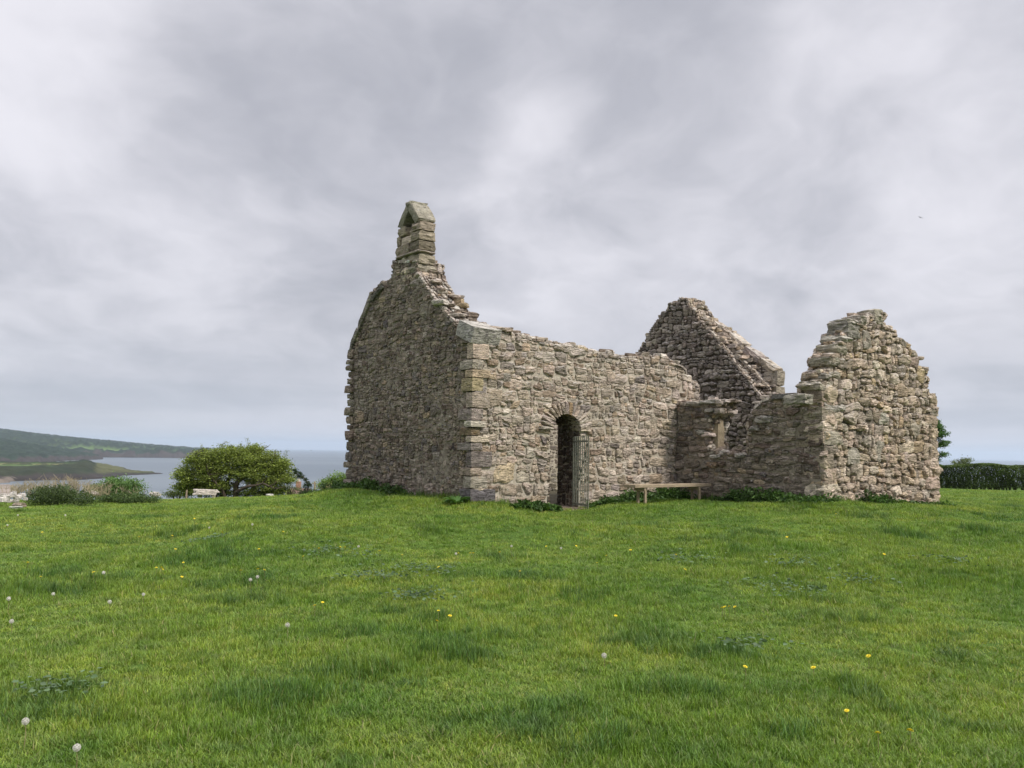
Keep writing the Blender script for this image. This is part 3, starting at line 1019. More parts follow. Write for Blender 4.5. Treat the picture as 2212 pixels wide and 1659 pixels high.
# corner stones at the near corner, and the sloping kneeler on top
g = g_south
z = 0.42; i = 0
zt = zk + 0.02
while z < zt - 0.05:
    h = min(random.choice([.13, .16, .2, .24, .27, .32]), zt - z)
    long = i % 2 == 0
    lu = random.uniform(.34, .52) if long else random.uniform(.20, .3)
    lv = random.uniform(.18, .28) if long else random.uniform(.32, .5)
    pr = 0.05 if i != 8 else 0.10
    cc = {1: (.16, .145, .15), 7: (.25, .19, .125), 11: (.40, .33, .2)}.get(i, tuple(pick(PAL_S, 1)[0]))
    if i == 1: lu, h = .62, .26
    block(g, P3(lu / 2 - pr, lv / 2 - pr, z + h / 2), [U, V, Z], (lu / 2, lv / 2, h / 2 - .008), cc, 0.05, 0.16, CUBE8)
    z += h; i += 1
block(g, P3(.16, .10, .40), [U, V, Z], (.34, .3, .12), (.36, .30, .21), .08, .3, CUBE8)
block(g, P3(.95, -.02, .42), [U, V, Z], (.34, .12, .12), (.34, .285, .20), .08, .35, CUBE8)
g = g_west
# far corner of the gable
z = 0.6
while z < 3.9:
    h = random.uniform(.13, .26)
    block(g, P3(random.uniform(.08, .14), W - random.uniform(.08, .15), z + h / 2), [U, V, Z], (random.uniform(.14, .2), random.uniform(.13, .2), h / 2 - .012), pick(PAL_W, 1)[0], 0.07, 0.3, CUBE5)
    z += h
add_part(g_south, 'side_wall', MATS_S, 'pale sunlit rubble wall with the arched doorway')

pk = hit(1018, 728, P3(0, 0, 0), V)
block(g, P3(.235, .17, pk[2] + .13), [U, V * .93 + Z * .36, Z * .93 - V * .36], (.34, .30, .16), (.50, .47, .42), .03, .10, CUBE8)
# sloping coping slabs left on the far rake of the gable
for (x0, y0, x1, y1) in ((752, 772, 758, 738), (760, 736, 772, 706), (773, 705, 786, 668), (787, 668, 801, 632), (803, 640, 826, 609)):
    p0 = hit(x0, y0, P3(0, 0, 0), U); p1 = hit(x1, y1, P3(0, 0, 0), U)
    d = p1 - p0; L = np.linalg.norm(d); d /= L
    nn = np.cross(U, d); nn = nn if nn[2] > 0 else -nn
    block(g, (p0 + p1) / 2 + U * .22 - nn * 0.10, [d, U, nn], (L * .54, .27, .07), pick([((.30, .285, .24), 1), ((.25, .24, .205), 1)], 1)[0], .06, .2, CUBE5)
add_part(g_west, 'gable_wall', MATS_W, 'dark mottled gable wall of small rubble below the bellcote')

# --- bellcote
bell = Geo()
OB = P3(0, W / 2 - .01, 0)      # centre line of the gable, west face
def bb(b0, b1, z0, z1, t0=0.0, t1=.42, c=None, rough=.09, rnd=.2):
    c = c if c is not None else pick([((.29, .26, .20), 3), ((.25, .23, .175), 2), ((.33, .30, .24), 1)], 1)[0]
    block(bell, OB + V * (b0 + b1) / 2 + U * (t0 + t1) / 2 + Z * (z0 + z1) / 2, [U, V, Z], ((t1 - t0) / 2, (b1 - b0) / 2, (z1 - z0) / 2 - .006), c, rough, rnd, CUBE8)
zb = 5.10
for (h, prs) in ((.19, [(-.50, -.1), (-.09, .22), (.24, .46)]), (.17, [(-.50, -.22), (-.2, .2), (.21, .50)]), (.16, [(-.48, -.05), (-.03, .3), (.31, .52)])):
    for (b0, b1) in prs: bb(b0, b1, zb, zb + h, 0, .46, pick(PAL_S, 1)[0], .10, .3)
    zb += h
zb0 = zb
bb(-.50, .02, zb, zb + .24); bb(.04, .42, zb + .02, zb + .20, .02, .4)
zb += .24
bb(-.52, .46, zb, zb + .07, -.05, .43, rough=.06, rnd=.25)
zb += .07
bb(-.49, -.10, zb, zb + .22); bb(-.08, .50, zb - .03, zb + .21, -.02, .40)
zb += .22
bb(-.49, -.12, zb, zb + .22); bb(-.10, .34, zb, zb + .19, .03, .38); bb(.35, .49, zb, zb + .22, 0, .4)
zb += .22
bb(-.49, -.13, zb, zb + .20); bb(-.12, .16, zb - .02, zb + .12, .12, .38); bb(.12, .48, zb, zb + .21, 0, .4)
zb += .20
zcap = zb
# solid back of the bell niche
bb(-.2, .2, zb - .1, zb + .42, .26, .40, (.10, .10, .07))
# two leaning cap stones and their roof slabs
apex = zb + .52
for sg in (-1, 1):
    p0 = np.array([sg * .385, zb + .0]); p1 = np.array([sg * .05, apex - .10])
    d = p1 - p0; L = np.linalg.norm(d); d /= L; nn = np.array([d[1] * sg, -d[0] * sg]); nn = nn if nn[1] > 0 else -nn
    D3 = V * d[0] + Z * d[1]; N3 = V * nn[0] + Z * nn[1]
    c = V * (p0[0] + p1[0]) / 2 + Z * (p0[1] + p1[1]) / 2
    block(bell, OB + c + U * .20 + N3 * 0.0, [D3, U, N3], (L * .52, .215, .10), (.27, .25, .195), .09, .22, CUBE8)
    block(bell, OB + c + U * .215 + N3 * .055 + D3 * .0, [D3, U, N3], (L * .50, .225, .045), (.30, .275, .215), .10, .3, CUBE8)
block(bell, OB + U * .20 + Z * (apex - .06), [U, V, Z], (.22, .13, .075), (.28, .26, .20), .12, .4, CUBE8)
o = add_part(bell, 'bellcote', [M_ash, M_mort], 'small weathered bellcote with a pointed bell opening')

# --- north wall (mostly hidden) and east gable
g = Geo()
O_n = P3(LEN, W, 0)
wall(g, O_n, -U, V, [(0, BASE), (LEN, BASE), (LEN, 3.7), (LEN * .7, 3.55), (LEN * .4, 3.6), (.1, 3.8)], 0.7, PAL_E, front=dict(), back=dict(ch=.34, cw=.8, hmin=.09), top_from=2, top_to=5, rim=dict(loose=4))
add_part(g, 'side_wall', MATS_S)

TE = LEN - 0.72
O_e = P3(TE, W + 0.05, 0)
px_e = [(1664, 880), (1652, 862), (1634, 838), (1618, 815), (1600, 795), (1580, 768), (1562, 742), (1540, 716), (1512, 690), (1504, 668), (1491, 660), (1487, 642), (1466, 642), (1460, 653), (1441, 657), (1437, 673), (1425, 682), (1414, 697), (1404, 712), (1390, 736), (1376, 758), (1362, 778)]
oe = to_plane(px_e, O_e, -V, -U)
oe = [(0.0, BASE), (W + .05, BASE)] + [(min(max(a, .05), W + .05), z) for a, z in oe] + [(0.0, oe[-1][1] - .3)]
g = Geo()
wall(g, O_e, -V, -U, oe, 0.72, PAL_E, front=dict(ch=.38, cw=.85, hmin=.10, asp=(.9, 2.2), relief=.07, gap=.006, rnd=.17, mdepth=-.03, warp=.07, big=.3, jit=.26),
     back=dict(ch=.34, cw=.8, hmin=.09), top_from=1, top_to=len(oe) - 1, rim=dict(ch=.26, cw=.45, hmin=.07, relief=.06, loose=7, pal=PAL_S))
# the wall head rises to the outer face in a rubble slope
px_o = [(1697, 880), (1696, 802), (1664, 780), (1628, 753), (1592, 726), (1562, 704), (1545, 695), (1528, 690), (1508, 672), (1490, 658), (1470, 660), (1440, 680), (1400, 740)]
O_o = P3(LEN, W + .05, 0)
oo = to_plane(px_o, O_o, -V, -U); zi = to_plane(px_e, O_e, -V, -U)
za = np.array(sorted(zi)); zo = np.array(sorted(oo))
for (fr_, tt, th_) in ((.45, .22, .26), (.9, .44, .28)):
    aa = np.linspace(W * .25, W + .03, 16)[::-1]
    zz = np.interp(aa, za[:, 0], za[:, 1]) * (1 - fr_) + np.interp(aa, zo[:, 0], zo[:, 1]) * fr_
    ol = [(W * .25, BASE + 1), (W + .04, BASE + 1)] + [(float(x_), float(y_) - .03) for x_, y_ in zip(aa, zz)]
    wall(g, O_e + U * tt, -V, -U, ol, th_, PAL_S, front=dict(ch=.25, cw=.5, hmin=.07, relief=.05, mdepth=0, pal=PAL_S), top_from=2, top_to=len(ol) - 1, rim=dict(ch=.22, cw=.4, hmin=.08, relief=.05, loose=6, pal=PAL_S))
# coping slabs on the outer half of that rake, with the kneeler and a quoin under it
cop = [(1560, 697, 1590, 722), (1592, 720, 1626, 748), (1628, 748, 1664, 775), (1660, 772, 1697, 797)]
PO = P3(LEN + .03, 0, 0)
for i, (x0, y0, x1, y1) in enumerate(cop):
    p0 = hit(x0, y0, PO, U); p1 = hit(x1, y1, PO, U)
    d = p1 - p0; L = np.linalg.norm(d); d /= L
    nn = np.cross(U, d); nn = nn if nn[2] > 0 else -nn
    block(g, (p0 + p1) / 2 - U * .19 - nn * random.uniform(.07, .13), [d, U, nn], (L * random.uniform(.44, .5), .20, .10), pick(PAL_S[:4], 1)[0], .13, .3, CUBE8)
q = hit(1695, 800, PO, U)
for (z0, z1, a_, b_) in ((-.42, -.02, .17, .22), (-.80, -.44, .19, .2)):
    block(g, P3(LEN - .17, 0.17, q[2] + (z0 + z1) / 2), [U, V, Z], (a_, b_, (z1 - z0) / 2), (.38, .33, .26), .05, .2, CUBE8)
for (x0, y0, w_) in ((1546, 697, .22), (1556, 708, .2), (1530, 690, .17)):
    p0 = hit(x0, y0, PO, U)
    block(g, p0 - U * .2, [U, V, Z], (.16, w_ * .7, .12), pick(PAL_S, 1)[0], .12, .3)
add_part(g, 'gable_wall', MATS_D, 'dark dry stone face of the far gable with coping slabs')

# --- transept: west wall with its broken window
O_tw = P3(TRT, 0, 0)
px_t = [(1772, 846), (1735, 849), (1700, 851), (1665, 852), (1643, 862), (1625, 880), (1612, 905), (1610, 976), (1537, 974), (1528, 940), (1536, 905), (1553, 892), (1553, 864), (1540, 863), (1500, 868), (1462, 868)]
ot = to_plane(px_t, O_tw, -V, -U)
ot = [(0.0, BASE), (TRB, BASE), (TRB, ot[0][1])] + [(max(a, 0.0), z) for a, z in ot[1:-1]] + [(0.0, ot[-1][1])]
g = Geo()
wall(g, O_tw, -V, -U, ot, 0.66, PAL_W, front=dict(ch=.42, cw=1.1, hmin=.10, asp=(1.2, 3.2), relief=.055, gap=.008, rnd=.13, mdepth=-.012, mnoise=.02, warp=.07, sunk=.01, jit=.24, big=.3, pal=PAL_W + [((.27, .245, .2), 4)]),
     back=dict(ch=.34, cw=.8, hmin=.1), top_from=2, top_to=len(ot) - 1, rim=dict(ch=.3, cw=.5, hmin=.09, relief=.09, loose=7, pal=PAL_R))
# long sill slab and jutting stones about the gap
p0 = hit(1668, 857, O_tw, U); p1 = hit(1730, 855, O_tw, U)
block(g, (p0 + p1) / 2 + U * .22, [-V, U, Z], (np.linalg.norm(p1 - p0) / 2, .27, .055), (.19, .18, .16), .05, .15, CUBE8)
for (X, Y, a_, z_, c) in ((1528, 868, .24, .045, (.55, .51, .45)), (1498, 872, .18, .05, (.4, .36, .3)), (1533, 886, .12, .05, (.42, .38, .33)), (1514, 934, .13, .055, (.42, .39, .34)),
                          (1598, 984, .12, .045, (.52, .48, .42)), (1545, 986, .13, .045, (.52, .48, .42)), (1538, 1004, .16, .07, (.30, .22, .15)), (1650, 905, .2, .08, (.36, .33, .28)), (1630, 925, .11, .05, (.36, .33, .28))):
    p = hit(X, Y, O_tw - U * 0.02, U)
    block(g, p + U * .12, [-V, U, Z], (a_, .17, z_), c, .14, .35, CUBE5)
pj = hit(1558, 938, O_tw + U * .30, U)
block(g, pj + V * .10, [U, V, Z], (.11, .10, .36), (1, 1, 1), .10, .2, CUBE8, mi=2)
add_part(g, 'transept_wall', MATS_W + [mortar_material('ochre_render', (.27, .22, .15), (.38, .315, .225))], 'shaded transept side wall with a broken window gap')

# --- transept gable, the lit one on the right
O_tg = P3(TRT, -TRB, 0)
px_g = [(2026, 1000), (2022, 900), (2022, 856), (2006, 848), (2008, 822), (2002, 800), (1987, 796), (1984, 765), (1972, 752), (1960, 736), (1942, 730), (1938, 712), (1916, 706), (1914, 678), (1877, 678), (1874, 695), (1856, 700), (1850, 712), (1828, 716), (1822, 740), (1808, 745), (1806, 765), (1797, 770), (1796, 795), (1784, 800), (1782, 822), (1766, 828), (1768, 846)]
og = to_plane(px_g, O_tg, U, -V)
gw_ = og[0][0]
og = [(0.0, BASE), (gw_, BASE)] + [(min(max(a, 0.0), gw_ + .02), z) for a, z in og[1:-1]] + [(0.0, og[-1][1])]
g = Geo()
wall(g, O_tg, U, -V, og, 0.56, PAL_T, front=dict(ch=.55, cw=1.1, hmin=.13, asp=(.8, 2.0), relief=.075, gap=.007, rnd=.14, mdepth=-.02, warp=.07, big=.42, jit=.28),
     back=dict(ch=.34, cw=.8, hmin=.1), top_from=1, top_to=len(og) - 1, rim=dict(ch=.3, cw=.45, hmin=.1, relief=.09, loose=7))
# marked big stones at the broken left shoulder
for (X, Y, a_, z_, c) in ((1782, 833, .26, .095, (.43, .38, .30)), (1800, 808, .17, .07, (.36, .32, .25)), (1787, 812, .13, .06, (.3, .27, .22)), (1800, 781, .17, .085, (.33, .30, .235)), (1815, 754, .17, .10, (.38, .34, .26)), (1826, 732, .18, .07, (.42, .39, .33)),
                          (1842, 714, .25, .16, (.27, .25, .21)), (1838, 695, .18, .05, (.50, .45, .39)), (1895, 684, .155, .16, (.38, .345, .265)), (1862, 692, .11, .10, (.38, .34, .28)), (1800, 880, .36, .10, (.47, .43, .37)), (1798, 946, .33, .13, (.41, .365, .285)), (1870, 735, .16, .2, (.36, .32, .26)),
                          (1745, 862, .16, .10, (.31, .285, .23)), (1905, 905, .2, .13, (.40, .37, .30)), (1840, 985, .22, .17, (.42, .38, .31)), (1900, 975, .17, .22, (.40, .36, .29)), (1975, 925, .24, .18, (.38, .33, .26)), (1965, 1060, .4, .09, (.42, .35, .28))):
    p = hit(X, Y, O_tg, V)
    yy = -.06 if X > 1838 and Y > 850 else 0
    block(g, p + V * (.20 if not yy else .13), [U, V, Z], (a_, .25 if not yy else .18, z_), c, .15, .3, CUBE8)
# corner stones of the transept gable
z = 0.45
while z < 2.9:
    h = random.uniform(.16, .34)
    for e, (s1, lim) in enumerate((((0), 9), (1, 2.75))):
        if z > lim: continue
        lu = random.uniform(.26, .62)
        t_ = lu / 2 - random.uniform(-.03, .06) if e == 0 else gw_ - lu / 2 + random.uniform(-.04, .05)
        block(g, P3(TRT + t_, -TRB + .18, z + h / 2), [U, V, Z], (lu / 2, .215, h / 2 + .004), pick(PAL_T, 1)[0], .11, .26, CUBE8)
    z += h
add_part(g, 'transept_gable', [M_dry, mortar_material('deep_joint_earth', (0.12, 0.10, 0.078), (0.22, 0.19, 0.155))], 'sunlit broken gable of large dry stones at the right end')
# transept east wall
g = Geo()
O_te = P3(TRT + gw_, -TRB, 0)
wall(g, O_te, V, U, [(0.55, BASE), (TRB, BASE), (TRB, 2.2), (2.5, 2.35), (1.4, 2.2), (.55, 2.5)], 0.62, PAL_E, front=dict(), back=dict(ch=.3, cw=.7, hmin=.09), top_from=1, top_to=5, rim=dict(loose=5))
add_part(g, 'transept_wall', MATS_W)

# --- gate standing open in the doorway
def build_gate():
    hg = P3(DC + DW - .05, .22, 0)
    hp = hit(1238, 1010, hg, U)
    h0 = np.array([hp[0], hp[1], 0.47])
    fp = at_depth(1270, 1100, h0[1] - .76)
    d = np.array([fp[0] - h0[0], fp[1] - h0[1], 0]); L = np.linalg.norm(d); d /= L
    H = 1.46
    side = np.array([-d[1], d[0], 0])
    root = Geo()
    def bar(g, p, q, w, t):
        a = q - p; Ln = np.linalg.norm(a); a /= Ln
        b = side; c = np.cross(a, b)
        vs = []
        for s_ in (p, q):
            for (i, j) in ((-1, -1), (1, -1), (1, 1), (-1, 1)): vs.append(s_ + b * i * t / 2 + c * j * w / 2)
        g.add(vs, [(0, 1, 2, 3), (7, 6, 5, 4), (0, 4, 5, 1), (1, 5, 6, 2), (2, 6, 7, 3), (3, 7, 4, 0)], smooth=False)
    for s_ in (0.0, L):
        bar(root, h0 + d * s_ , h0 + d * s_ + Z * H, .045, .012)
    for z_ in (.06, 1.36): bar(root, h0 + d * .025 + Z * z_, h0 + d * (L - .025) + Z * z_, .035, .010)
    gate = root.build('gate', M_iron); reparent(gate, chapel)
    gate['label'] = 'narrow green iron bar gate standing open at the doorway'
    def sub(name, g):
        o = g.build(name, M_iron); o.parent = gate; return o
    for k in range(7):
        s_ = L * (k + 1) / 8
        b = Geo(); tube(b, [h0 + d * s_ + Z * .02, h0 + d * s_ + Z * (H + .01)], .0115, 6); sub('bar', b)
    b = Geo(); bar(b, h0 + d * .34 * L + Z * .5 + side * .014, h0 + d * .93 * L + Z * 1.33 + side * .014, .03, .008); sub('brace', b)
    for z_ in (.4, 1.05):
        b = Geo(); tube(b, [h0 - d * .035 + Z * z_, h0 - d * .035 + Z * (z_ + .1)], .02, 8); sub('hinge', b)
build_gate()


# ------------------------------------------------------------------ timber bench
def build_bench():
    OB2 = P3(0, -1.0, 0)
    p0 = hit(1360, 1049, OB2, V); p1 = hit(1524, 1048, OB2, V)
    zt_ = (p0[2] + p1[2]) / 2
    root = empty('plank_bench', (float((p0[0] + p1[0]) / 2), float((p0[1] + p1[1]) / 2), zt_ - .42), 'long low bench of pale planks on two legs against the sunlit wall', 'bench')
    def box(name, c, s):
        g = Geo(); v, f = _cube_template(2)
        q = np.sign(v) * np.abs(v) ** 1.0
        g.add((q * np.array(s)) @ np.array([U, V, Z]) + c, f, smooth=False)
        o = g.build(name, M_wood); reparent(o, root)
        bv = o.modifiers.new('bevel', 'BEVEL'); bv.width = .004; bv.segments = 2; bv.limit_method = 'ANGLE'
        return o
    d = p1 - p0; L = float(np.dot(d, U)); c = (p0 + p1) / 2; c[2] = zt_
    for k in (-1, 1):
        box('seat_plank', c + V * k * .085 + Z * .0, (L / 2, .078, .030))
    for (X, sl) in ((1386, 1), (1503, 0)):
        q = hit(X, 1060, OB2, V); q[2] = 0
        gl = gz(q[0], q[1])
        for k in (-1, 1):
            hh = zt_ - .02 - gl + .08
            box('leg', np.array([q[0], q[1], gl - .08 + hh / 2]) + V * k * .10, (.028, .02, hh / 2))
        box('cross_rail', np.array([q[0], q[1], zt_ - .065]) - U * .05, (.02, .15, .04))
build_bench()


# ------------------------------------------------------------------ leaves
LEAF_V = np.array([(0, -.5, 0), (.28, -.12, .06), (.24, .2, .05), (0, .5, 0), (-.24, .2, .05), (-.28, -.12, .06)])


def leaves(g, pts, size, cols, flat=0.0, up=None, lean=None, stretch=1.0, mi=0):
    """one folded leaf of six corners per point"""
    n = len(pts)
    if n == 0: return
    size = np.broadcast_to(size, (n,))
    a = rng.standard_normal((n, 3)); a[:, 2] *= (1 - flat)
    if lean is not None: a += np.asarray(lean)
    a /= np.linalg.norm(a, axis=1)[:, None]
    r = rng.standard_normal((n, 3)); r[:, 2] += flat * 2
    b = np.cross(a, r); b /= np.linalg.norm(b, axis=1)[:, None] + 1e-9
    c = np.cross(b, a)
    L = LEAF_V * np.array([1, stretch, 1])
    P = pts[:, None] + size[:, None, None] * (L[None, :, :1] * b[:, None] + L[None, :, 1:2] * a[:, None] + L[None, :, 2:] * c[:, None])
    base = (np.arange(n) * 6)[:, None]
    f = np.concatenate([base + np.array([[0, 1, 2, 3]]), base + np.array([[0, 3, 4, 5]])])
    g.add(P.reshape(-1, 3), f, np.repeat(np.clip(cols, 0.01, .9), 6, 0), mi)


def leaf_cols(n, c, var=.25, c2=None):
    c = np.asarray(c, float)
    t = rng.random((n, 1))
    k = c if c2 is None else c * (1 - t) + np.asarray(c2) * t
    return k * (1 + var * rng.standard_normal((n, 1)))


def clumps(n_cl, ell_c, ell_r, per, cr, shell=0.6, flatten=0.6):
    """clump centres near the surface of an ellipsoid, leaves in each"""
    d = rng.standard_normal((n_cl, 3)); d /= np.linalg.norm(d, axis=1)[:, None]
    rad = shell + (1 - shell) * rng.random((n_cl, 1)) ** .6
    c = np.asarray(ell_c) + d * rad * np.asarray(ell_r)
    k = rng.standard_normal((n_cl, per, 3)) * cr * np.array([1, 1, flatten]) * (0.6 + 0.8 * rng.random((n_cl, 1, 1)))
    return (c[:, None] + k).reshape(-1, 3), np.repeat(np.arange(n_cl), per)


def shrub(name, X0, X1, Ytop, Ybase, depth, label, cat, cols, n=5000, leaf=.05, lobes=5, stems=True, c2=None, cr=.13, group=None, flat=.2, deep=.8, shell=.45):
    pb = at_depth((X0 + X1) / 2, Ybase, depth)
    bz = pb[2]
    w = (X1 - X0) / F * depth; h = (Ybase - Ytop) / F * depth
    root = empty(name, (float(pb[0]), float(pb[1]), float(bz)), label, cat, group)
    g = Geo()
    for i in range(lobes):
        u = (i + .5) / lobes * 2 - 1 + random.uniform(-.1, .1)
        hh = h * random.uniform(.72, 1.0) * (1 - .35 * abs(u) ** 2)
        c = pb + np.array([u * w * .36, random.uniform(-.3, .3) * w * deep * .5, hh * .5])
        rx = w * random.uniform(.20, .28) * (1.0 if lobes > 2 else 1.6)
        per = 26; k = max(6, int(n / lobes / per))
        p, ci = clumps(k, c, (rx, max(rx * .9, .25), hh * .5), per, cr, shell)
        p[:, 2] = np.maximum(p[:, 2], bz - .05 + 0.02 * rng.random(len(p)))
        cl = (0.7 + 0.6 * rng.random((k, 1)))[ci]
        leaves(g, p, leaf * (0.7 + .6 * rng.random(len(p))), leaf_cols(len(p), cols, .18, c2) * cl, flat)
    o = g.build('foliage', M_leaf); reparent(o, root)
    if stems:
        g = Geo()
        for i in range(7):
            a = random.uniform(-.4, .4); b = random.uniform(-.2, .2)
            tube(g, [pb + np.array([a * .3 * w, b * .3, -.1]), pb + np.array([a * w * .6, b * .5, h * .4]), pb + np.array([a * w * .8, b, h * .75])], [.025, .015, .006], 5)
        o = g.build('stems', M_bark); reparent(o, root)
    return root


# windswept hawthorn
def hawthorn():
    dep = 40.0
    pb = at_depth(520, 1072, dep)
    s = dep / F
    root = empty('hawthorn_tree', tuple(float(q) for q in pb), 'wide windswept hawthorn leaning right above the slab seat', 'tree')

    def q(X, Y, dy=0.0): return at_depth(X, Y, dep) * 1.0 + np.array([0, dy, 0])
    g = Geo()
    limbs = [([(468, 1078), (466, 1055), (455, 1035), (440, 1015), (425, 990)], .11, -.2), ([(478, 1078), (482, 1050), (492, 1025), (500, 1000), (505, 975)], .12, .2),
             ([(512, 1078), (512, 1055), (520, 1040), (545, 1025), (575, 1010), (600, 995)], .15, -.1), ([(515, 1078), (522, 1060), (548, 1050), (580, 1045), (612, 1052)], .10, -.4),
             ([(506, 1078), (500, 1055), (512, 1030), (530, 1005), (545, 980)], .12, .3), ([(462, 1078), (450, 1060), (425, 1048), (400, 1038)], .09, .1), ([(520, 1076), (540, 1056), (575, 1035), (610, 1020)], .08, .3),
             ([(490, 1078), (488, 1058), (470, 1040), (462, 1010)], .09, -.3), ([(470, 1075), (485, 1060), (500, 1050)], .06, 0)]
    for pts, r0, dy in limbs:
        P = [q(x, y, dy * (1 + i * .5)) for i, (x, y) in enumerate(pts)]
        P = resample(P, .35); P = P + .04 * rng.standard_normal(P.shape)
        tube(g, P, np.linspace(r0, .022, len(P)), 7)
        for k in range(12):
            i = random.randrange(len(P) // 3, len(P)); dd = np.array([random.uniform(-.5, 1.0), random.uniform(-.6, .6), random.uniform(.1, .8)])
            tube(g, [P[i], P[i] + dd * .35, P[i] + dd * .7 + np.array([.15, 0, 0])], [.022, .014, .006], 5, cap=False)
    o = g.build('trunk', M_bark); reparent(o, root)
    g = Geo()
    # crown: outline traced as a set of lobes
    lob = [(405, 1030, 26, 22), (425, 1008, 34, 24), (440, 990, 34, 22), (462, 1003, 36, 30), (455, 1030, 34, 18), (485, 978, 34, 18), (500, 1000, 40, 26), (520, 985, 40, 22), (538, 970, 22, 13), (545, 995, 44, 28),
           (560, 1022, 46, 20), (580, 1000, 32, 26), (600, 1015, 28, 24), (607, 1035, 24, 14), (575, 1040, 34, 10), (612, 1003, 10, 16), (470, 1048, 30, 10), (400, 1050, 20, 12), (430, 1050, 24, 12), (515, 1025, 36, 14), (393, 1028, 16, 10), (625, 1038, 10, 8), (402, 1062, 18, 9), (432, 1060, 22, 9), (540, 1060, 24, 8), (575, 1062, 22, 8), (605, 1058, 16, 9), (470, 1062, 18, 8), (385, 1050, 12, 8), (440, 1048, 28, 14), (412, 1056, 22, 12), (478, 1046, 20, 10), (580, 1050, 24, 9), (548, 1040, 26, 9), (455, 1020, 30, 16)]
    for (X, Y, rx, rz) in lob:
        c = q(X, Y, random.uniform(-.4, .4))
        k = int(rx * rz * .16) + 8; per = 26
        rr = (rx * s, rx * s * .9, rz * s)
        p, ci = clumps(k, c, rr, per, .13, .35, .42)
        # wind-drawn sprays point right and slightly down
        p[:, 0] += (rng.random(len(p)) ** 2) * .16
        cl = (0.62 + 0.75 * rng.random((k, 1)))[ci]
        leaves(g, p, .062 * (.7 + .6 * rng.random(len(p))), leaf_cols(len(p), (.125, .165, .030), .2, (.245, .295, .058)) * cl, .35, lean=(1.0, 0, -.1), stretch=1.3)
    # thin upper sprays
    for (X, Y, dx, dy) in ((480, 965, 6, -8), (537, 962, -2, -9), (560, 968, 10, -1), (612, 990, 5, -10), (440, 975, -3, -8), (395, 1015, -6, -6), (620, 1008, 8, -4), (630, 1030, 10, 0), (520, 966, 0, -6)):
        a = q(X, Y); b = q(X + dx, Y + dy)
        t = rng.random((60, 1)); p = a + (b - a) * t * 1.6 + .05 * rng.standard_normal((60, 3))
        leaves(g, p, .05, leaf_cols(60, (.16, .18, .04), .2), .3)
    o = g.build('crown', M_leaf); reparent(o, root)
hawthorn()


def base_y_fix(X, Y, depth): return at_depth(X, Y, depth)


G1 = (.060, .115, .030); G2 = (.10, .165, .045)
shrub('bramble_bush', 48, 205, 1047, 1088, 27.5, 'dark bramble bush beside the white rubble at far left', 'bush', (.045, .075, .022), 9000, .05, 6, c2=(.09, .13, .04), cr=.10)
shrub('bramble_bush', 205, 345, 1063, 1086, 30, 'low dark bramble between the rubble heap and the round green bush', 'bush', (.048, .082, .024), 6000, .05, 6, c2=(.09, .135, .04), cr=.09)
shrub('green_bush', 198, 306, 1024, 1076, 33, 'round mid green leafy bush left of the hawthorn', 'bush', (.075, .150, .040), 10000, .065, 4, c2=(.17, .27, .085), cr=.11, flat=.35)
shrub('low_bush', 352, 412, 1056, 1074, 41, 'yellow green low bush at the hawthorn left foot', 'bush', (.12, .16, .035), 2200, .05, 4, c2=(.18, .22, .06), cr=.09)
shrub('low_bush', 430, 520, 1052, 1073, 41.5, 'dark scrub behind the slab seat under the hawthorn', 'bush', (.04, .065, .02), 3500, .05, 5, cr=.10)
shrub('low_bush', 520, 600, 1055, 1075, 41, 'grey green scrub under the hawthorn right side', 'bush', (.055, .085, .03), 3500, .05, 5, c2=(.10, .14, .05), cr=.09)
shrub('low_bush', 585, 650, 1040, 1072, 41, 'thin pale scrub at the hawthorn right foot', 'bush', (.075, .10, .04), 2200, .05, 4, c2=(.14, .16, .08), cr=.10)
shrub('round_bush', 686, 772, 1016, 1062, 38, 'bright green rounded bush beside the chapel left edge', 'bush', (.115, .19, .035), 9000, .06, 6, c2=(.20, .29, .06), cr=.10, flat=.6)
shrub('dry_scrub', 690, 768, 1045, 1066, 34, 'tan dried scrub in front of the bright rounded bush', 'bush', (.20, .17, .085), 3200, .045, 5, c2=(.13, .14, .05), cr=.09)
shrub('low_bush', 645, 700, 1056, 1070, 40, 'low green scrub below the crooked little tree', 'bush', (.055, .09, .03), 1800, .05, 4, cr=.08)


def crooked_tree():
    dep = 40
    root = empty('crooked_tree', tuple(float(v) for v in at_depth(662, 1068, dep)), 'little crooked dark tree bent left against the sea', 'tree')
    pts = [(662, 1068), (666, 1052), (663, 1040), (657, 1032), (650, 1028), (643, 1026), (638, 1021)]
    P = resample([at_depth(x, y, dep) for x, y in pts], .1)
    g = Geo(); tube(g, P, np.linspace(.05, .018, len(P)), 6)
    reparent(g.build('trunk', M_bark), root)
    g = Geo()
    for (x, y, r) in ((660, 1060, 7), (668, 1060, 6), (670, 1048, 5), (664, 1044, 6), (660, 1036, 4), (652, 1029, 5), (645, 1029, 5), (648, 1022, 4), (640, 1020, 3.5), (637, 1015, 2.5), (660, 1050, 5)):
        p, _ = clumps(9, at_depth(x, y, dep), (r * dep / F,) * 3, 26, .05, .2)
        leaves(g, p, .045, leaf_cols(len(p), (.03, .055, .016), .25), .2)
    reparent(g.build('crown', M_leaf), root)
crooked_tree()


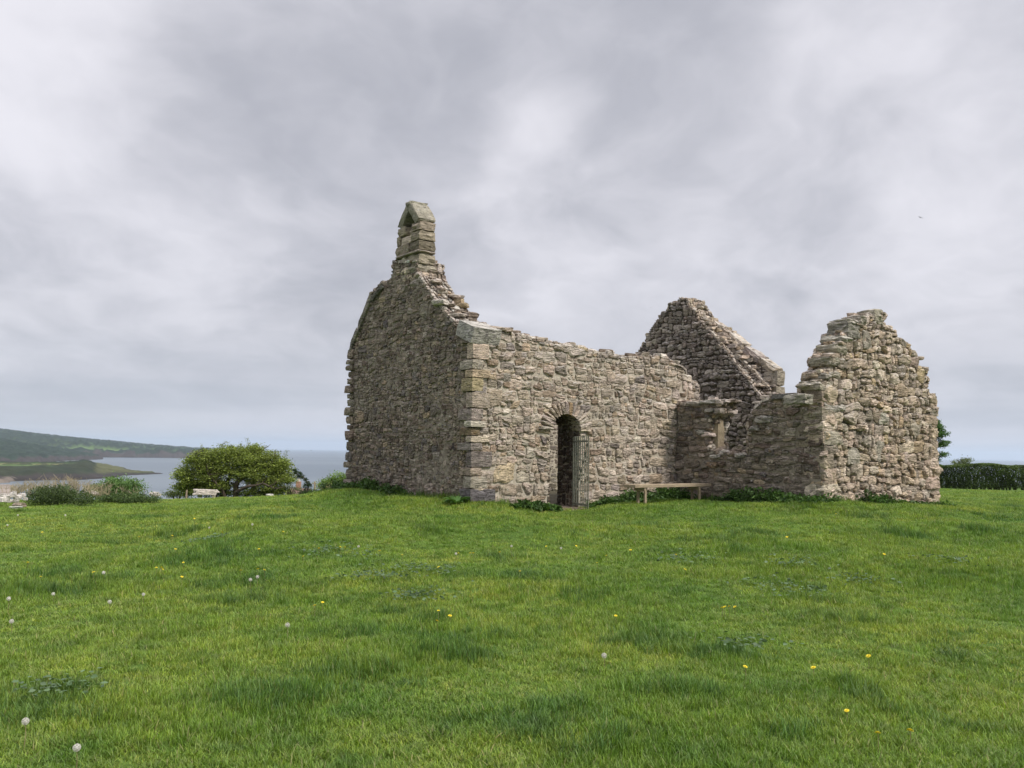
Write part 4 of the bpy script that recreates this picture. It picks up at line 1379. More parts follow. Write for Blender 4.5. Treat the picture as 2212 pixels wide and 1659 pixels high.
def dry_stalks(X0, X1, Ybase, hpx, depth, n, label):
    root_p = at_depth((X0 + X1) / 2, Ybase, depth)
    g = Geo()
    for i in range(n):
        t = random.random()
        X = X0 + (X1 - X0) * t
        p = at_depth(X, Ybase, depth) + np.array([0, random.uniform(-.8, .8), 0])
        H = hpx / F * depth * random.uniform(.5, 1.0) * (1 - .5 * abs(2 * t - 1))
        dx = random.uniform(-.25, .35) * H
        top = p + np.array([dx, random.uniform(-.1, .1), H])
        tube(g, [p, (p + top) / 2 + np.array([-.1 * dx, 0, .03]), top], [.008, .006, .004], 3, (.46, .39, .27), cap=False)
        for k in range(3):
            a = p + (top - p) * random.uniform(.4, .95); d = np.array([random.uniform(-.3, .3), random.uniform(-.2, .2), random.uniform(.1, .3)]) * .8
            tube(g, [a, a + d * .5, a + d], [.006, .005, .003], 3, (.46, .39, .27), cap=False)
    o = g.build('dead_stems', M_leaf)
    tag(o, label, 'dead stems')
dry_stalks(25, 215, 1072, 44, 28.5, 230, 'pale dead bracken stems rising behind the dark bramble')
dry_stalks(205, 300, 1078, 34, 31, 26, 'thin bare twigs left of the round green bush')

# ------------------------------------------------------------------ hedge, tree and bush on the right
def hedge():
    dep = 54.0
    g = Geo()
    p0 = at_depth(1990, 1052, dep); p1 = at_depth(2330, 1056, dep - 6)
    hgt = 1.42
    n = 46000
    t = rng.random(n)
    base = p0 + (p1 - p0) * t[:, None]
    top = hgt * (1 + .07 * vnoise(base[:, 0] * 1.2, base[:, 1] * 0, seed=3) + .03 * vnoise(base[:, 0] * 4, base[:, 1] * 0, seed=5))
    # boxy clipped section with a bulging shell
    side = rng.random(n)
    y = np.where(side < .55, -.55 + .12 * rng.standard_normal(n), rng.uniform(-.55, .55, n))
    z = np.where(side < .55, top * rng.random(n), top * (1 - .10 * rng.random(n) ** 2))
    y = y + .14 * vnoise(base[:, 0] * 1.5, z * 2.2, seed=12)
    p = base + np.stack([.02 * rng.standard_normal(n), y, z], 1)
    ci = vnoise(p[:, 0] * 2.0, p[:, 2] * 2.5, seed=22)[:, None]
    low = np.clip(1 - z / top * 1.4, 0, 1)[:, None]
    c = leaf_cols(n, (.055, .090, .026), .2, (.125, .165, .050)) * (1 + .5 * ci)
    leaves(g, p, .085 * (.7 + .6 * rng.random(n)), c, .2)
    root = empty('clipped_hedge', tuple(float(v) for v in p0), 'long dark clipped hedge across the field on the right', 'hedge')
    reparent(g.build('foliage', M_leaf), root)
    g = Geo()
    # dense woody inside
    for i in range(60):
        b = p0 + (p1 - p0) * (i + random.random()) / 60
        for k in range(2):
            tube(g, [b + np.array([0, random.uniform(-.3, .3), -.1]), b + np.array([random.uniform(-.2, .2), random.uniform(-.3, .3), .6]), b + np.array([random.uniform(-.4, .4), random.uniform(-.3, .3), 1.2])], [.05, .04, .015], 5)
    reparent(g.build('stems', M_bark), root)
hedge()
shrub('round_bush', 2060, 2100, 985, 1006, 56, 'small round bush rising above the hedge top', 'bush', (.10, .13, .05), 1600, .07, 2, c2=(.15, .18, .08), cr=.10)


def side_tree():
    dep = 48.0
    root = empty('leafy_tree', tuple(float(v) for v in at_depth(2012, 1050, dep)), 'green tree half hidden behind the right end of the ruin', 'tree')
    g = Geo()
    P = [at_depth(2008, 1050, dep), at_depth(2010, 1010, dep), at_depth(2014, 970, dep), at_depth(2016, 930, dep)]
    tube(g, P, [.13, .11, .08, .04], 7)
    for (a, X, Y) in ((1, 2035, 985), (2, 2040, 958), (2, 2042, 940), (3, 2028, 915), (2, 1990, 940)):
        tube(g, [P[a], (P[a] + at_depth(X, Y, dep)) / 2 + np.array([0, 0, .1]), at_depth(X, Y, dep)], [.05, .03, .012], 5)
    reparent(g.build('trunk', M_bark), root)
    g = Geo()
    for (X, Y, rx, rz) in ((2020, 918, 14, 12), (2034, 936, 14, 8), (2025, 925, 12, 6), (2036, 958, 14, 7), (2022, 962, 14, 6), (2034, 982, 11, 6), (2020, 992, 8, 5), (1998, 940, 24, 22), (1985, 970, 30, 16), (1975, 925, 22, 16), (2000, 995, 24, 10), (1990, 905, 14, 10), (2024, 942, 10, 6)):
        k = int(rx * rz * .35) + 4
        p, ci = clumps(k, at_depth(X, Y, dep + random.uniform(-.4, .4)), (rx * dep / F, rx * dep / F, rz * dep / F), 24, .10, .3, .4)
        leaves(g, p, .075, leaf_cols(len(p), (.045, .105, .022), .2, (.10, .18, .04)) * (.7 + .6 * rng.random((k, 1)))[ci], .5)
    reparent(g.build('crown', M_leaf), root)
side_tree()


# ------------------------------------------------------------------ rocks, slab seat, stake, far pole and cottage
def rock(X, Y, wpx, hpx, depth, label, c=(.44, .41, .37), group=None, deep=.8, name='boulder', lift=0.0, mat=None):
    p = at_depth(X, Y, depth); s = depth / F
    g = Geo()
    block(g, (0, 0, 0), np.eye(3), (wpx * s / 2, wpx * s / 2 * deep, hpx * s / 2), c, .16, .35, CUBE8)
    o = g.build(name, mat or M_white); o.location = (float(p[0]), float(p[1]), float(p[2]) + hpx * s * (.3 + lift))
    o.rotation_euler.z = random.uniform(-.4, .4)
    tag(o, label, 'boulder' if name == 'boulder' else 'stone', group)
    return o


rock(444.5, 1067, 47, 12.5, 38.6, 'long pale stone slab laid as a seat in front of the hawthorn', (.56, .50, .44), None, .35, 'stone_slab')
rock(432, 1073.5, 9, 7, 38.6, 'small round stone under the left end of the slab seat', (.46, .44, .38), name='boulder')
rock(462, 1073.5, 7, 7, 38.6, 'small round stone under the right end of the slab seat', (.44, .40, .34), name='boulder')
rock(583, 1073, 14, 7, 38, 'lone white rock on the grass right of the hawthorn', (.62, .60, .54))
rock(333, 1070, 18, 9, 37, 'pale split rock right of the round green bush', (.55, .50, .45))
rock(342, 1071, 10, 6, 37.2, 'small pale stone touching the split rock', (.60, .56, .50))
rock(277, 1074, 20, 4, 34, 'flat pale stone in front of the round green bush', (.5, .48, .40))
for k, (X, Y, w, h) in enumerate(((198, 1070, 14, 7), (207, 1067, 10, 6), (191, 1072, 8, 6), (200, 1064, 9, 5))):
    rock(X, Y, w, h, 29.5 + .1 * k, 'pale rubble stone in the small heap against the round green bush', (.52, .46, .40), 'small rubble heap')
for k, (X, Y, w, h) in enumerate(((4, 1082, 16, 9), (14, 1078, 14, 10), (26, 1072, 13, 9), (38, 1077, 14, 9), (48, 1073, 11, 8), (8, 1072, 12, 7), (20, 1084, 12, 6), (34, 1084, 12, 7), (-4, 1076, 14, 10), (55, 1080, 8, 6), (30, 1066, 9, 6))):
    rock(X, Y, w, h, 25.5 + .12 * k, 'white rubble stone piled at the left edge beside the bramble', (.60, .56, .51), 'white rubble heap')
rock(42, 1093, 22, 8, 24.0, 'brownish broken rock in the grass below the white heap', (.30, .24, .18))
rock(34, 1097, 22, 4, 23.6, 'flat greenish stone at the foot of the broken rock', (.36, .38, .30))


def stake():
    p = at_depth(402.5, 1076, 38.8); g = Geo()
    tube(g, [p + Z * -.1, p + Z * .22, p + Z * .38 + np.array([.01, 0, 0])], [.045, .042, .036], 7)
    tag(g.build('fence_stake', M_wood), 'short grey stake left of the slab seat', 'stake')
    dp = 95.0; p = at_depth(680.5, 1075, dp); q = at_depth(679.5, 1040, dp); g = Geo()
    tube(g, [p, q], [.13, .10], 7)
    o = g.build('utility_pole', M_wood); tag(o, 'thin pale pole far off between crooked tree and chapel', 'pole')
    g = Geo(); tube(g, [q + np.array([-.3, 0, -.25]), q + np.array([.3, 0, -.25])], .05, 5); g.build('crossarm', M_wood, o)
    # cottage below the field: only chimney and roof ridge show
    dp = 120.0
    c = at_depth(648, 1066, dp)
    root = empty('cottage', (float(c[0]), float(c[1]), float(c[2] - 3)), 'whitewashed cottage with brick chimney below the field beside the crooked tree', 'house')
    s = dp / F
    def bx(name, x0, x1, z0, z1, mat, dy=2.0):
        g = Geo(); v, f = _cube_template(2)
        g.add(v * np.array([(x1 - x0) / 2, dy, (z1 - z0) / 2]) + c + np.array([(x0 + x1) / 2, 0, (z0 + z1) / 2]), f, smooth=False)
        return reparent(g.build(name, mat), root)
    mw = plain_material('whitewash', (.62, .58, .52), .9, .12); mr = plain_material('slate_roof', (.20, .13, .10), .8, .25); mb = plain_material('brick', (.34, .20, .14), .9, .3)
    bx('wall', -1.4, 1.3, -4, .05, mw)
    g = Geo(); g.add([c + np.array(q_) for q_ in ((-1.5, -2.2, 0), (1.5, -2.2, 0), (1.5, 2.2, 0), (-1.5, 2.2, 0), (-1.5, 0, .75), (1.5, 0, .75))], [(0, 1, 5, 4), (2, 3, 4, 5)], smooth=False)
    g.add([c + np.array(q_) for q_ in ((-1.5, -2.2, 0), (-1.5, 0, .75), (-1.5, 2.2, 0), (1.5, -2.2, 0), (1.5, 0, .75), (1.5, 2.2, 0))], [(0, 1, 2), (5, 4, 3)], smooth=False)
    rf = reparent(g.build('roof', mr), root)
    bx('chimney', -.55, .05, .3, 1.7, mb, .35); bx('chimney_pot', -.38, -.1, 1.7, 2.1, mw, .15)
stake()


# ------------------------------------------------------------------ weeds at the wall foot
def weeds(t0, b0, t1, b1, h, n, label, leaf=.06, off=.22, cols=(.035, .080, .016), c2=(.075, .135, .030), spread=.16):
    p0 = P3(t0, b0, 0); p1 = P3(t1, b1, 0)
    c = (p0 + p1) / 2
    root = empty('weed_patch', (float(c[0]), float(c[1]), gz(c[0], c[1])), label, 'weeds')
    g = Geo(); gs = Geo()
    ns = max(5, n // 16)
    L = np.linalg.norm(p1 - p0)
    for i in range(ns):
        t = random.random()
        p = p0 + (p1 - p0) * t + np.array([random.gauss(0, spread), random.gauss(0, spread * .7), 0])
        p[2] = gz(p[0], p[1])
        env = (1 - .75 * abs(2 * t - 1) ** 2.5) * (0.75 + .25 * vnoise(np.array([p[0] * 2.5]), np.array([0.0]), seed=5)[0])
        H = h * env * random.uniform(.55, 1.05)
        top = p + np.array([random.gauss(0, .05), random.gauss(0, .05), H])
        tube(gs, [p - Z * .03, (p + top) / 2, top], [.005, .004, .002], 3, (.06, .10, .03), cap=False)
        k = 16
        tt = rng.random((k, 1)) ** .8
        q = p + (top - p) * tt + rng.standard_normal((k, 3)) * np.array([.045, .045, .02])
        leaves(g, q, leaf * (.6 + .7 * rng.random(k)), leaf_cols(k, cols, .2, c2) * random.uniform(.75, 1.25), .3, stretch=1.3)
    reparent(g.build('leaves', M_leaf), root); reparent(gs.build('stalks', M_leaf), root)


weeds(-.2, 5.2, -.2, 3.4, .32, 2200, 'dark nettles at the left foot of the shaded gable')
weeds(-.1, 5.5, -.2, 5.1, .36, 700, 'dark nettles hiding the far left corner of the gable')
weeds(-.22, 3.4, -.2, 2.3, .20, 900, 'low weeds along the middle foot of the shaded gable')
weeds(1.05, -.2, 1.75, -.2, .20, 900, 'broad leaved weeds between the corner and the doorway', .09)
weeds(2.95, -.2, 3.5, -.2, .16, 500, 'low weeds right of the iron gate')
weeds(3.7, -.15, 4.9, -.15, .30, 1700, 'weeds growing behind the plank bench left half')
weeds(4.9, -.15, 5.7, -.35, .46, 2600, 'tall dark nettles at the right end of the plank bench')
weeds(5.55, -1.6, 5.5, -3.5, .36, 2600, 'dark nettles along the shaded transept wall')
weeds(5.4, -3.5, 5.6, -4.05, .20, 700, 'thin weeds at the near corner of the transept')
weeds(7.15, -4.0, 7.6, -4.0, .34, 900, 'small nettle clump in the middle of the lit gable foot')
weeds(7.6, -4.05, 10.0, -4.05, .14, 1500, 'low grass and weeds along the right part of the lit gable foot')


def threshold():
    g = Geo()
    n = 15
    X, Y = np.meshgrid(np.linspace(DC - .55, DC + .62, n), np.linspace(-.55, 1.3, n), indexing='ij')
    p = P3(0, 0, 0) + X[..., None] * U + Y[..., None] * V
    e = np.minimum.reduce([X - DC + .55, DC + .62 - X, Y + .55]) / .3
    p[..., 2] = ground_z(p[..., 0], p[..., 1]) + .055 * np.clip(e, 0, 1) - .03 + .012 * vnoise(X * 9, Y * 9)
    g.add(p.reshape(-1, 3), grid_faces(n, n)[:, ::1])
    tag(g.build('path', plain_material('trodden_earth', (.17, .13, .095), .95, .35, 9, bump=.6, dist=.02)), 'trodden bare earth in the doorway', kind='structure')
threshold()


def nave_floor():  # sheet over the turf, coloured dark as shade behind the doorway
    g = Geo()
    X, Y = np.meshgrid(np.linspace(.72, 5.6, 24), np.linspace(.73, W - .72, 20), indexing='ij')
    p = P3(0, 0, 0) + X[..., None] * U + Y[..., None] * V
    p[..., 2] = ground_z(p[..., 0], p[..., 1]) + .035 + .015 * vnoise(X * 6, Y * 6)
    g.add(p.reshape(-1, 3), grid_faces(24, 20))
    tag(g.build('floor', plain_material('shade_floor', (.085, .075, .05), .95, .35, 6, bump=.6, dist=.02)), 'added dark floor sheet for the shade inside the roofless nave', kind='structure')
nave_floor()


def dock(t, b, s, label):
    p = P3(t, b, 0); z = gz(p[0], p[1]); g = Geo()
    for i in range(22):
        th = random.uniform(0, 6.28); ln = s * random.uniform(.6, 1.1); tip = random.uniform(.35, 1.0)
        d = np.array([math.cos(th), math.sin(th), 0]); sd_ = np.array([-d[1], d[0], 0])
        pts = []
        for k in range(6):
            u = k / 5
            c = np.array([p[0], p[1], z]) + d * ln * u * .8 + Z * ln * (tip * u * 1.3 - .9 * tip * u * u)
            w = .16 * ln * math.sin(math.pi * min(1, u * .9 + .08)) + .003
            pts += [c - sd_ * w + Z * w * .3, c, c + sd_ * w + Z * w * .3]
        g.add(pts, [(3 * k + j, 3 * k + j + 1, 3 * k + j + 4, 3 * k + j + 3) for k in range(5) for j in range(2)], leaf_cols(1, (.060, .125, .028), .2)[0])
    tag(g.build('dock_plant', M_leaf), label, 'plant')


dock(-.28, .05, .36, 'broad leaved dock at the near corner of the chapel')
dock(.85, -.28, .20, 'small dock plant right of the chapel corner')
dock(1.4, -.3, .24, 'dock plant left of the doorway')
dock(4.05, -.55, .20, 'small dock in front of the bench left leg')


# ------------------------------------------------------------------ turf: blades
def blade_tuft(k, nb, rad, h, spread, colr):
    g = Geo()
    for i in range(nb):
        r = rad * math.sqrt(random.random()); th = random.uniform(0, 6.28)
        p = np.array([r * math.cos(th), r * math.sin(th), -.012])
        H = h * random.uniform(.45, 1.1); w = random.uniform(.0016, .0030)
        th2 = random.uniform(0, 6.28); ln = spread * random.uniform(.2, 1.0) * H
        d = np.array([math.cos(th2), math.sin(th2), 0]); sd_ = np.array([-d[1], d[0], 0])
        v = []
        for (u, ww) in ((0, 1), (.4, .95), (.75, .6)):
            c = p + Z * H * (u * (1 - .25 * u * ln / H)) + d * ln * u * u
            v += [c - sd_ * w * ww, c + sd_ * w * ww]
        v.append(p + Z * H * (1 - .3 * ln / H) + d * ln)
        c0 = np.array(colr) * random.uniform(.7, 1.3)
        if random.random() < .025: c0 = np.array([.26, .25, .11])
        g.add(v, [(0, 1, 3, 2), (2, 3, 5, 4)], c0); g.add(v[4:], [(0, 1, 2)], c0)
    return g.build('blade_cluster', M_grass, link=False)


def grass_material():
    m, T = new_mat('grass_blades')
    P = T.n('ShaderNodeNewGeometry').outputs['Position']
    base = T.n('ShaderNodeAttribute', attribute_name='tint').outputs['Color']
    rnd = T.n('ShaderNodeObjectInfo').outputs['Random']
    a = T.noise(T.mapv(P, scale=(1, 1, 0)), 0.42, 4, 0.6)
    b = T.noise(T.mapv(P, scale=(1, 1, 0)), 1.9, 4, 0.65)
    c = T.mix(T.ss(a, .36, .64), T.mix(1.0, base, (.78, .88, .72), 'MULTIPLY'), T.mix(1.0, base, (1.22, 1.10, .95), 'MULTIPLY'))
    c = T.mix(T.ss(b, .42, .68), c, T.mix(1.0, c, (.66, .76, .78), 'MULTIPLY'))
    k = T.m('ADD', T.m('MULTIPLY', rnd, .5), .78)
    c = T.mix(1.0, c, T.n('ShaderNodeCombineXYZ', i_0=k, i_1=k, i_2=k).outputs[0], 'MULTIPLY')
    bs = T.n('ShaderNodeBsdfPrincipled', i_Base_Color=c, i_Roughness=.5)
    bs.inputs['Specular IOR Level'].default_value = .35
    tr = T.n('ShaderNodeBsdfTranslucent', i_0=T.mix(1.0, c, (1.1, 1.2, .6), 'MULTIPLY'))
    mx = T.n('ShaderNodeMixShader', i_0=.32, i_1=bs.outputs[0], i_2=tr.outputs[0])
    T.n('ShaderNodeOutputMaterial', i_0=mx)
    return m


M_grass = grass_material()


def instances(name, pts, rot, scl, idx, protos, label):
    cl = bpy.data.collections.new(name + '_kinds')
    for o in protos: cl.objects.link(o)
    me = bpy.data.meshes.new(name); me.vertices.add(len(pts)); me.vertices.foreach_set('co', np.asarray(pts, float).ravel())
    for nm, ty, arr in (('rot', 'FLOAT_VECTOR', rot), ('scl', 'FLOAT_VECTOR', scl), ('idx', 'INT', idx)):
        at = me.attributes.new(nm, ty, 'POINT')
        at.data.foreach_set('vector' if ty == 'FLOAT_VECTOR' else 'value', np.asarray(arr).ravel())
    o = bpy.data.objects.new(name, me); col.objects.link(o)
    ng = bpy.data.node_groups.new(name, 'GeometryNodeTree')
    ng.interface.new_socket('Geometry', in_out='INPUT', socket_type='NodeSocketGeometry')
    ng.interface.new_socket('Geometry', in_out='OUTPUT', socket_type='NodeSocketGeometry')
    N = ng.nodes; Lk = ng.links
    gi = N.new('NodeGroupInput'); go = N.new('NodeGroupOutput')
    ci = N.new('GeometryNodeCollectionInfo'); ci.inputs['Collection'].default_value = cl; ci.inputs['Separate Children'].default_value = True; ci.inputs['Reset Children'].default_value = True
    ip = N.new('GeometryNodeInstanceOnPoints'); ip.inputs['Pick Instance'].default_value = True
    def attr(nm, ty):
        a = N.new('GeometryNodeInputNamedAttribute'); a.data_type = ty; a.inputs[0].default_value = nm
        return [s_ for s_ in a.outputs if s_.enabled and s_.name == 'Attribute'][0]
    Lk.new(gi.outputs[0], ip.inputs['Points']); Lk.new(ci.outputs[0], ip.inputs['Instance'])
    Lk.new(attr('idx', 'INT'), ip.inputs['Instance Index'])
    er = N.new('FunctionNodeEulerToRotation'); Lk.new(attr('rot', 'FLOAT_VECTOR'), er.inputs[0]); Lk.new(er.outputs[0], ip.inputs['Rotation'])
    Lk.new(attr('scl', 'FLOAT_VECTOR'), ip.inputs['Scale']); Lk.new(ip.outputs[0], go.inputs[0])
    md = o.modifiers.new('scatter', 'NODES'); md.node_group = ng
    tag(o, label, 'grass', kind='stuff')
    return o


def in_ruin(x, y):
    q = np.stack([x - A[0], y - A[1]], -1)
    t = q @ U[:2]; b = q @ V[:2]
    return ((t > .02) & (t < LEN - .02) & (b > .02) & (b < W - .02)) | ((t > TRT + .02) & (t < TRT + gw_ - .02) & (b > -TRB + .02) & (b <= .1))


def build_grass():
    kinds = [((0.188, 0.279, 0.039), 1.0), ((0.221, 0.307, 0.048), 1.0), ((0.167, 0.269, 0.044), 1.1), ((0.248, 0.312, 0.058), .85), ((0.151, 0.242, 0.039), 1.15), ((0.216, 0.285, 0.087), 1.0),
             ((0.102, 0.186, 0.042), 1.5), ((0.130, 0.213, 0.039), 1.35), ((0.119, 0.203, 0.060), 1.4), ((0.301, 0.345, 0.081), .7), ((0.259, 0.335, 0.064), .75)]
    protos = [blade_tuft(i, 30, .062, .066 * k, .75, c) for i, (c, k) in enumerate(kinds)]
    n = 165000
    u = rng.random(n)
    d = 2.4 + (44 - 2.4) * u ** 1.25
    az = (rng.random(n) * 2 - 1) * R(1) * np.clip(56 - (d - 3) * 1.1, 39, 56)
    x = d * np.sin(az) / np.cos(az) ; y = d.copy()
    k = ~in_ruin(x, y); x, y, d = x[k], y[k], d[k]; n = len(x)
    z = ground_z(x, y)
    tall = .82 + .62 * fbm(x * .9, y * .9, seed=71, o=3) + .35 * np.clip(vnoise(x * 1.7 + 3, y * 1.7, seed=74) - .35, 0, 1) * 3
    tall = tall + 1.1 * np.exp(-(((x + .42) / .36) ** 2 + ((y - 6.35) / .22) ** 2)) + .8 * np.exp(-(((x + 4.7) / .5) ** 2 + ((y - 6.2) / .3) ** 2)) + .6 * np.exp(-(((x + 5.2) / .6) ** 2 + ((y - 9.2) / .4) ** 2))
    spot = np.zeros(n)
    tus = [(-.42, 6.35, .36, .22), (-4.7, 6.2, .5, .3), (-5.2, 9.2, .6, .4), (-3.0, 9.6, .7, .35), (3.0, 8.0, .5, .3), (-3.9, 11.0, .9, .5)] + [(random.uniform(-.6, .6) * q_, q_, random.uniform(.15, .5) * (1 + q_ * .03), random.uniform(.12, .3) * (1 + q_ * .05)) for q_ in [random.uniform(4.5, 24) for _ in range(70)]]
    for (cx_, cy_, rx_, ry_) in tus:
        spot = np.maximum(spot, np.exp(-((x - cx_) / rx_) ** 2 - ((y - cy_) / ry_) ** 2) * (1 if rx_ > .3 else .75))
    spot = spot * (.8 + .5 * vnoise(x * 5, y * 5, seed=91))
    tall = tall + .42 * spot
    qx = (x - A[0]) * U[0] + (y - A[1]) * U[1]; qb = (x - A[0]) * V[0] + (y - A[1]) * V[1]
    dn = np.hypot(np.maximum(np.maximum(-qx, qx - LEN), 0), np.maximum(np.maximum(-qb, qb - W), 0))
    dt = np.hypot(np.maximum(np.maximum(TRT - qx, qx - TRT - gw_), 0), np.maximum(np.maximum(-TRB - qb, qb), 0))
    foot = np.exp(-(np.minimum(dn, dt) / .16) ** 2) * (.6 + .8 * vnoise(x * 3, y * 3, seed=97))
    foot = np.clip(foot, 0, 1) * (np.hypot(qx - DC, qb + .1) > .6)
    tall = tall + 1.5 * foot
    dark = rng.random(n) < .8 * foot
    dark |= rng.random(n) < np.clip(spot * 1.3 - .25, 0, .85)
    pale = rng.random(n) < np.clip(fbm(x * .45, y * .45, seed=93, o=3) * 1.6 + .12, 0, .7)
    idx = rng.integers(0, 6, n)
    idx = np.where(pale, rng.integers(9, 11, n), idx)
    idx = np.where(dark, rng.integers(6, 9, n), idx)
    wide = 1 + .035 * np.clip(d - 6, 0, 40)
    hgt = np.clip(tall, .45, 2.4) * (1 + .006 * d)
    pts = np.stack([x, y, z], 1)
    rot = np.stack([rng.normal(0, .10, n), rng.normal(0.06, .10, n), rng.random(n) * 6.28], 1)
    scl = np.stack([wide, wide, hgt], 1) * (.85 + .3 * rng.random((n, 1)))
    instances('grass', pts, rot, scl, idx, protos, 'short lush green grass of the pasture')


build_grass()


def ground_leaves():
    """broad clover and plantain patches in the turf"""
    g = Geo()
    for (X, Y, r, n) in ((905, 1290, .28, 160), (800, 1245, .3, 120), (1700, 1205, .35, 120), (1690, 1270, .45, 180), (1850, 1225, .3, 120), (2050, 1210, .3, 120), (450, 1165, .25, 100), (900, 1230, .5, 200), (1480, 1180, .4, 120), (720, 1170, .5, 200), (1620, 1390, .3, 80), (130, 1490, .25, 90)):
        d0 = px_dir(X, Y); y = EYE / -d0[2] * d0[1]
        for it in range(5):
            p = at_depth(X, Y, y); y = (EYE - gz(p[0], p[1]) - .03) / -d0[2] * d0[1]
        p = at_depth(X, Y, y)
        q = p[None] + rng.standard_normal((n, 3)) * np.array([r, r * .8, 0]) * .6
        q[:, 2] = ground_z(q[:, 0], q[:, 1]) + .045 + .03 * rng.random(n)
        leaves(g, q, .042 * (.6 + .8 * rng.random(n)), leaf_cols(n, (.085, .145, .060), .15, (.13, .19, .10)), .9)
    tag(g.build('ground_cover', M_leaf), 'broad leaved clover and plantain among the grass', 'ground cover', kind='stuff')
ground_leaves()


# ------------------------------------------------------------------ dandelions
def on_ground(X, Y, lift):
    d0 = px_dir(X, Y); y = 8.0
    for it in range(12):
        p = at_depth(X, Y, y); y = (EYE - gz(p[0], p[1]) - lift) / -d0[2] * d0[1]
    p = at_depth(X, Y, y); return p


def make_clock():
    root = bpy.data.objects.new('dandelion_clock', None)
    g = Geo(); v, f = CUBE5
    n = v / np.linalg.norm(v, axis=1)[:, None]
    g.add(n * .006, f, (.3, .25, .15))
    # spokes with tiny parasols
    k = 150
    i = np.arange(k) + .5; ph = np.arccos(1 - 2 * i / k); th = np.pi * (1 + 5 ** .5) * i
    dd = np.stack([np.cos(th) * np.sin(ph), np.sin(th) * np.sin(ph), np.cos(ph)], 1)
    for q in dd[::2]:
        a = np.cross(q, [0, .3, 1]); a /= np.linalg.norm(a) + 1e-9; b = np.cross(q, a)
        c = q * .0165
        for t in np.linspace(0, 2 * math.pi, 10)[:-1]:
            e = a * math.cos(t) + b * math.sin(t); w_ = np.cross(e, q) * .00028
            g.add([c - w_, c + w_, c + e * .0066 + q * .0035 + w_, c + e * .0066 + q * .0035 - w_], [(0, 1, 2, 3)])
        g.add([q * .005 + a * .0003, q * .005 - a * .0003, c], [(0, 1, 2)])
    h = g.build('seed_head', M_fluff, link=False)
    g = Geo(); tube(g, [(0, 0, -.15), (.004, .002, -.07), (0, 0, 0)], [.0022, .002, .0018], 6)
    s = g.build('stem', M_stalk, link=False)
    return h, s


def make_flower():
    g = Geo()
    for ring, (r, z, n_) in enumerate(((.017, .001, 22), (.013, .004, 18), (.008, .007, 12))):
        for i in range(n_):
            t = 2 * math.pi * i / n_ + ring * .2
            d = np.array([math.cos(t), math.sin(t), 0]); s = np.array([-d[1], d[0], 0])
            g.add([d * .003 + s * .0012, d * .003 - s * .0012, d * r - s * .0018 + Z * z, d * r * 1.08 + Z * (z + .001), d * r + s * .0018 + Z * z], [(0, 1, 2, 3, 4)], smooth=False)
    h = g.build('flower_head', M_yel, link=False)
    g = Geo(); tube(g, [(0, 0, -.10), (.003, 0, -.05), (0, 0, 0)], [.002, .0018, .0018], 6)
    s = g.build('stem', M_stalk, link=False)
    return h, s


CLK = make_clock(); FLW = make_flower()


def plant(kind, X, Y, lift, label, group, s):
    p = on_ground(X, Y, lift)
    nm, (h, st) = ('dandelion_clock', CLK) if kind == 'c' else ('yellow_flower', FLW)
    root = bpy.data.objects.new(nm, None); root.empty_display_size = .05
    col.objects.link(root); root.location = (float(p[0]), float(p[1]), gz(p[0], p[1]))
    tag(root, label, 'dandelion' if kind == 'c' else 'flower', group)
    for src in (h, st):
        c = src.copy(); c.parent = root; c.location = (0, 0, lift); c.scale = (s * .92,) * 3 if src is h else (1, 1, 1)
        if kind == 'f' and src is h: c.rotation_euler = (random.uniform(.1, .6), random.uniform(-.3, .3), random.uniform(0, 6))
        col.objects.link(c)


clocks = [(55, 1558, .15, 'large white dandelion clock near the lower left edge'), (166, 1615, .14, 'nearest white dandelion clock at the bottom left'),
          (19, 1293, .13, 'white dandelion clock on a pale stalk at the left edge'), (25, 1342, .11, 'white dandelion clock low at the left edge below another'),
          (621, 1350, .13, 'solitary dandelion clock beside a dark tussock left of centre'), (1305, 1416, .11, 'faint dandelion clock right of the central tussock'),
          (541, 1252, .12, 'left one of a close pair of dandelion clocks'), (556, 1246, .14, 'right one of a close pair of dandelion clocks'),
          (224, 1237, .11, 'dandelion clock beside a bright yellow flower on the left'), (237, 1300, .10, 'dandelion clock below the flower pair on the left')]
for (X, Y, l, lb) in clocks: plant('c', X, Y, l, lb, 'dandelion clocks', 1.0)
for (X, Y) in ((115, 1283), (310, 1284), (16, 1134), (38, 1122), (141, 1113), (452, 1140), (775, 1166), (1105, 1168), (986, 1140), (545, 1133), (1212, 1168)):
    plant('c', X, Y, .10, 'small distant dandelion clock among the grass', 'distant dandelion clocks', .9)
flowers = [(202, 1236, 'bright yellow dandelion beside a white clock on the left', 1.15), (972, 1330, 'brightest yellow dandelion above the central tussock', 1.1), (944, 1341, 'yellow dandelion just below the bright pair', .95),
           (1123, 1234, 'orange yellow dandelion in mid field below the doorway', 1.1), (1362, 1188, 'yellow dandelion standing out below the gate', 1.15), (947, 1319, 'small yellow flower left of the bright dandelion', .8)]
for (X, Y, lb, s) in flowers: plant('f', X, Y, .11, lb, 'yellow dandelions', s)
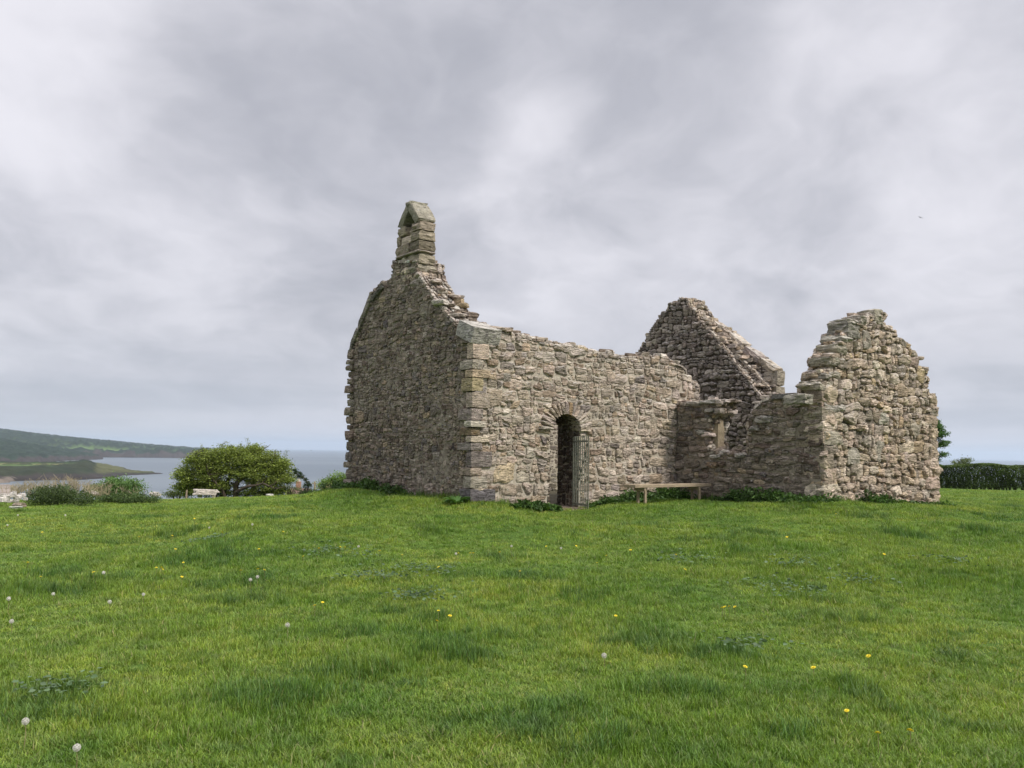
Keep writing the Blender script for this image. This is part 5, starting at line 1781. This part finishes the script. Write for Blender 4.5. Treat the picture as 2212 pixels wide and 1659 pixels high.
for (X, Y) in ((379, 1186), (338, 1226), (349, 1226), (352, 1230), (396, 1215), (393, 1246), (735, 1181), (745, 1182), (990, 1195), (1016, 1195), (1022, 1195), (947, 1225), (1565, 1311), (1575, 1310), (1587, 1311), (1560, 1313), (88, 1246), (1460, 1198), (680, 1308), (697, 1301), (1876, 1417), (1757, 1442), (1829, 1535), (1896, 1583), (1966, 1578), (571, 1231), (557, 1229), (520, 1232), (1910, 1196), (1290, 1216), (92, 1136), (372, 1157), (612, 1145), (300, 1160), (130, 1172), (240, 1120), (480, 1150), (690, 1150), (820, 1190), (1080, 1160), (1180, 1180), (1245, 1172), (1310, 1200), (1700, 1160), (1806, 1110), (420, 1120), (560, 1170), (655, 1200), (870, 1150), (60, 1215), (1480, 1230), (1330, 1330), (1610, 1440)):
    plant('f', X, Y, .10, 'small yellow flower dotted in the grass', 'small yellow flowers', random.uniform(.85, 1.2))


# ------------------------------------------------------------------ birds
def bird(X, Y, depth, span, label):
    p = at_depth(X, Y, depth); g = Geo()
    v, f = CUBE5; n = v / np.linalg.norm(v, axis=1)[:, None]
    g.add(n * np.array([.05, .16, .045]) * span, f)
    for sg in (-1, 1):
        g.add([np.array(q) * span * np.array([sg, 1, 1]) for q in ((.03, .07, .01), (.25, .09, .10), (.5, -.02, .03), (.28, -.03, .085), (.03, -.08, .01))], [(0, 1, 3, 4), (1, 2, 2, 3)][:1]); g.add([np.array(q) * span * np.array([sg, 1, 1]) for q in ((.25, .09, .10), (.5, -.02, .03), (.28, -.03, .085))], [(0, 1, 2)])
    g.add([np.array(q) * span for q in ((-.02, -.12, 0), (.02, -.12, 0), (.06, -.26, 0), (-.06, -.26, 0))], [(0, 1, 2, 3)])
    o = g.build('bird', M_bird); o.location = tuple(float(q) for q in p); o.rotation_euler = (0.1, .35, random.uniform(-1, 1))
    tag(o, label, 'bird', 'birds in the sky')


bird(1988, 470, 40, .34, 'small dark bird flying above the right gable')
bird(1406, 665, 30, .12, 'tiny bird by the left slope of the far gable')
bird(672, 973, 45, .16, 'tiny bird low over the sea left of the chapel')
bird(1359, 182, 45, .12, 'tiny bird high in the cloudy sky')


# ------------------------------------------------------------------ haze
def build_haze():
    m, T = new_mat('haze_air')
    v = T.n('ShaderNodeVolumePrincipled')
    v.inputs['Color'].default_value = (0.74, 0.86, 1.0, 1)
    v.inputs['Density'].default_value = 1.0 / 13000.0
    v.inputs['Anisotropy'].default_value = 0.2
    out = T.t.nodes.new('ShaderNodeOutputMaterial'); T.t.links.new(v.outputs[0], out.inputs['Volume'])
    g = Geo()
    s = 24500.0; z0, z1 = -62.0, 175.0
    vs = [(x, y, z) for z in (z0, z1) for (x, y) in ((-s, -s), (s, -s), (s, s), (-s, s))]
    g.add(vs, [(3, 2, 1, 0), (4, 5, 6, 7), (0, 1, 5, 4), (1, 2, 6, 5), (2, 3, 7, 6), (3, 0, 4, 7)], smooth=False)
    o = g.build('haze', m)
    tag(o, 'thin sea haze over the bay', 'haze', kind='stuff')


HAZE = True
if HAZE: build_haze()
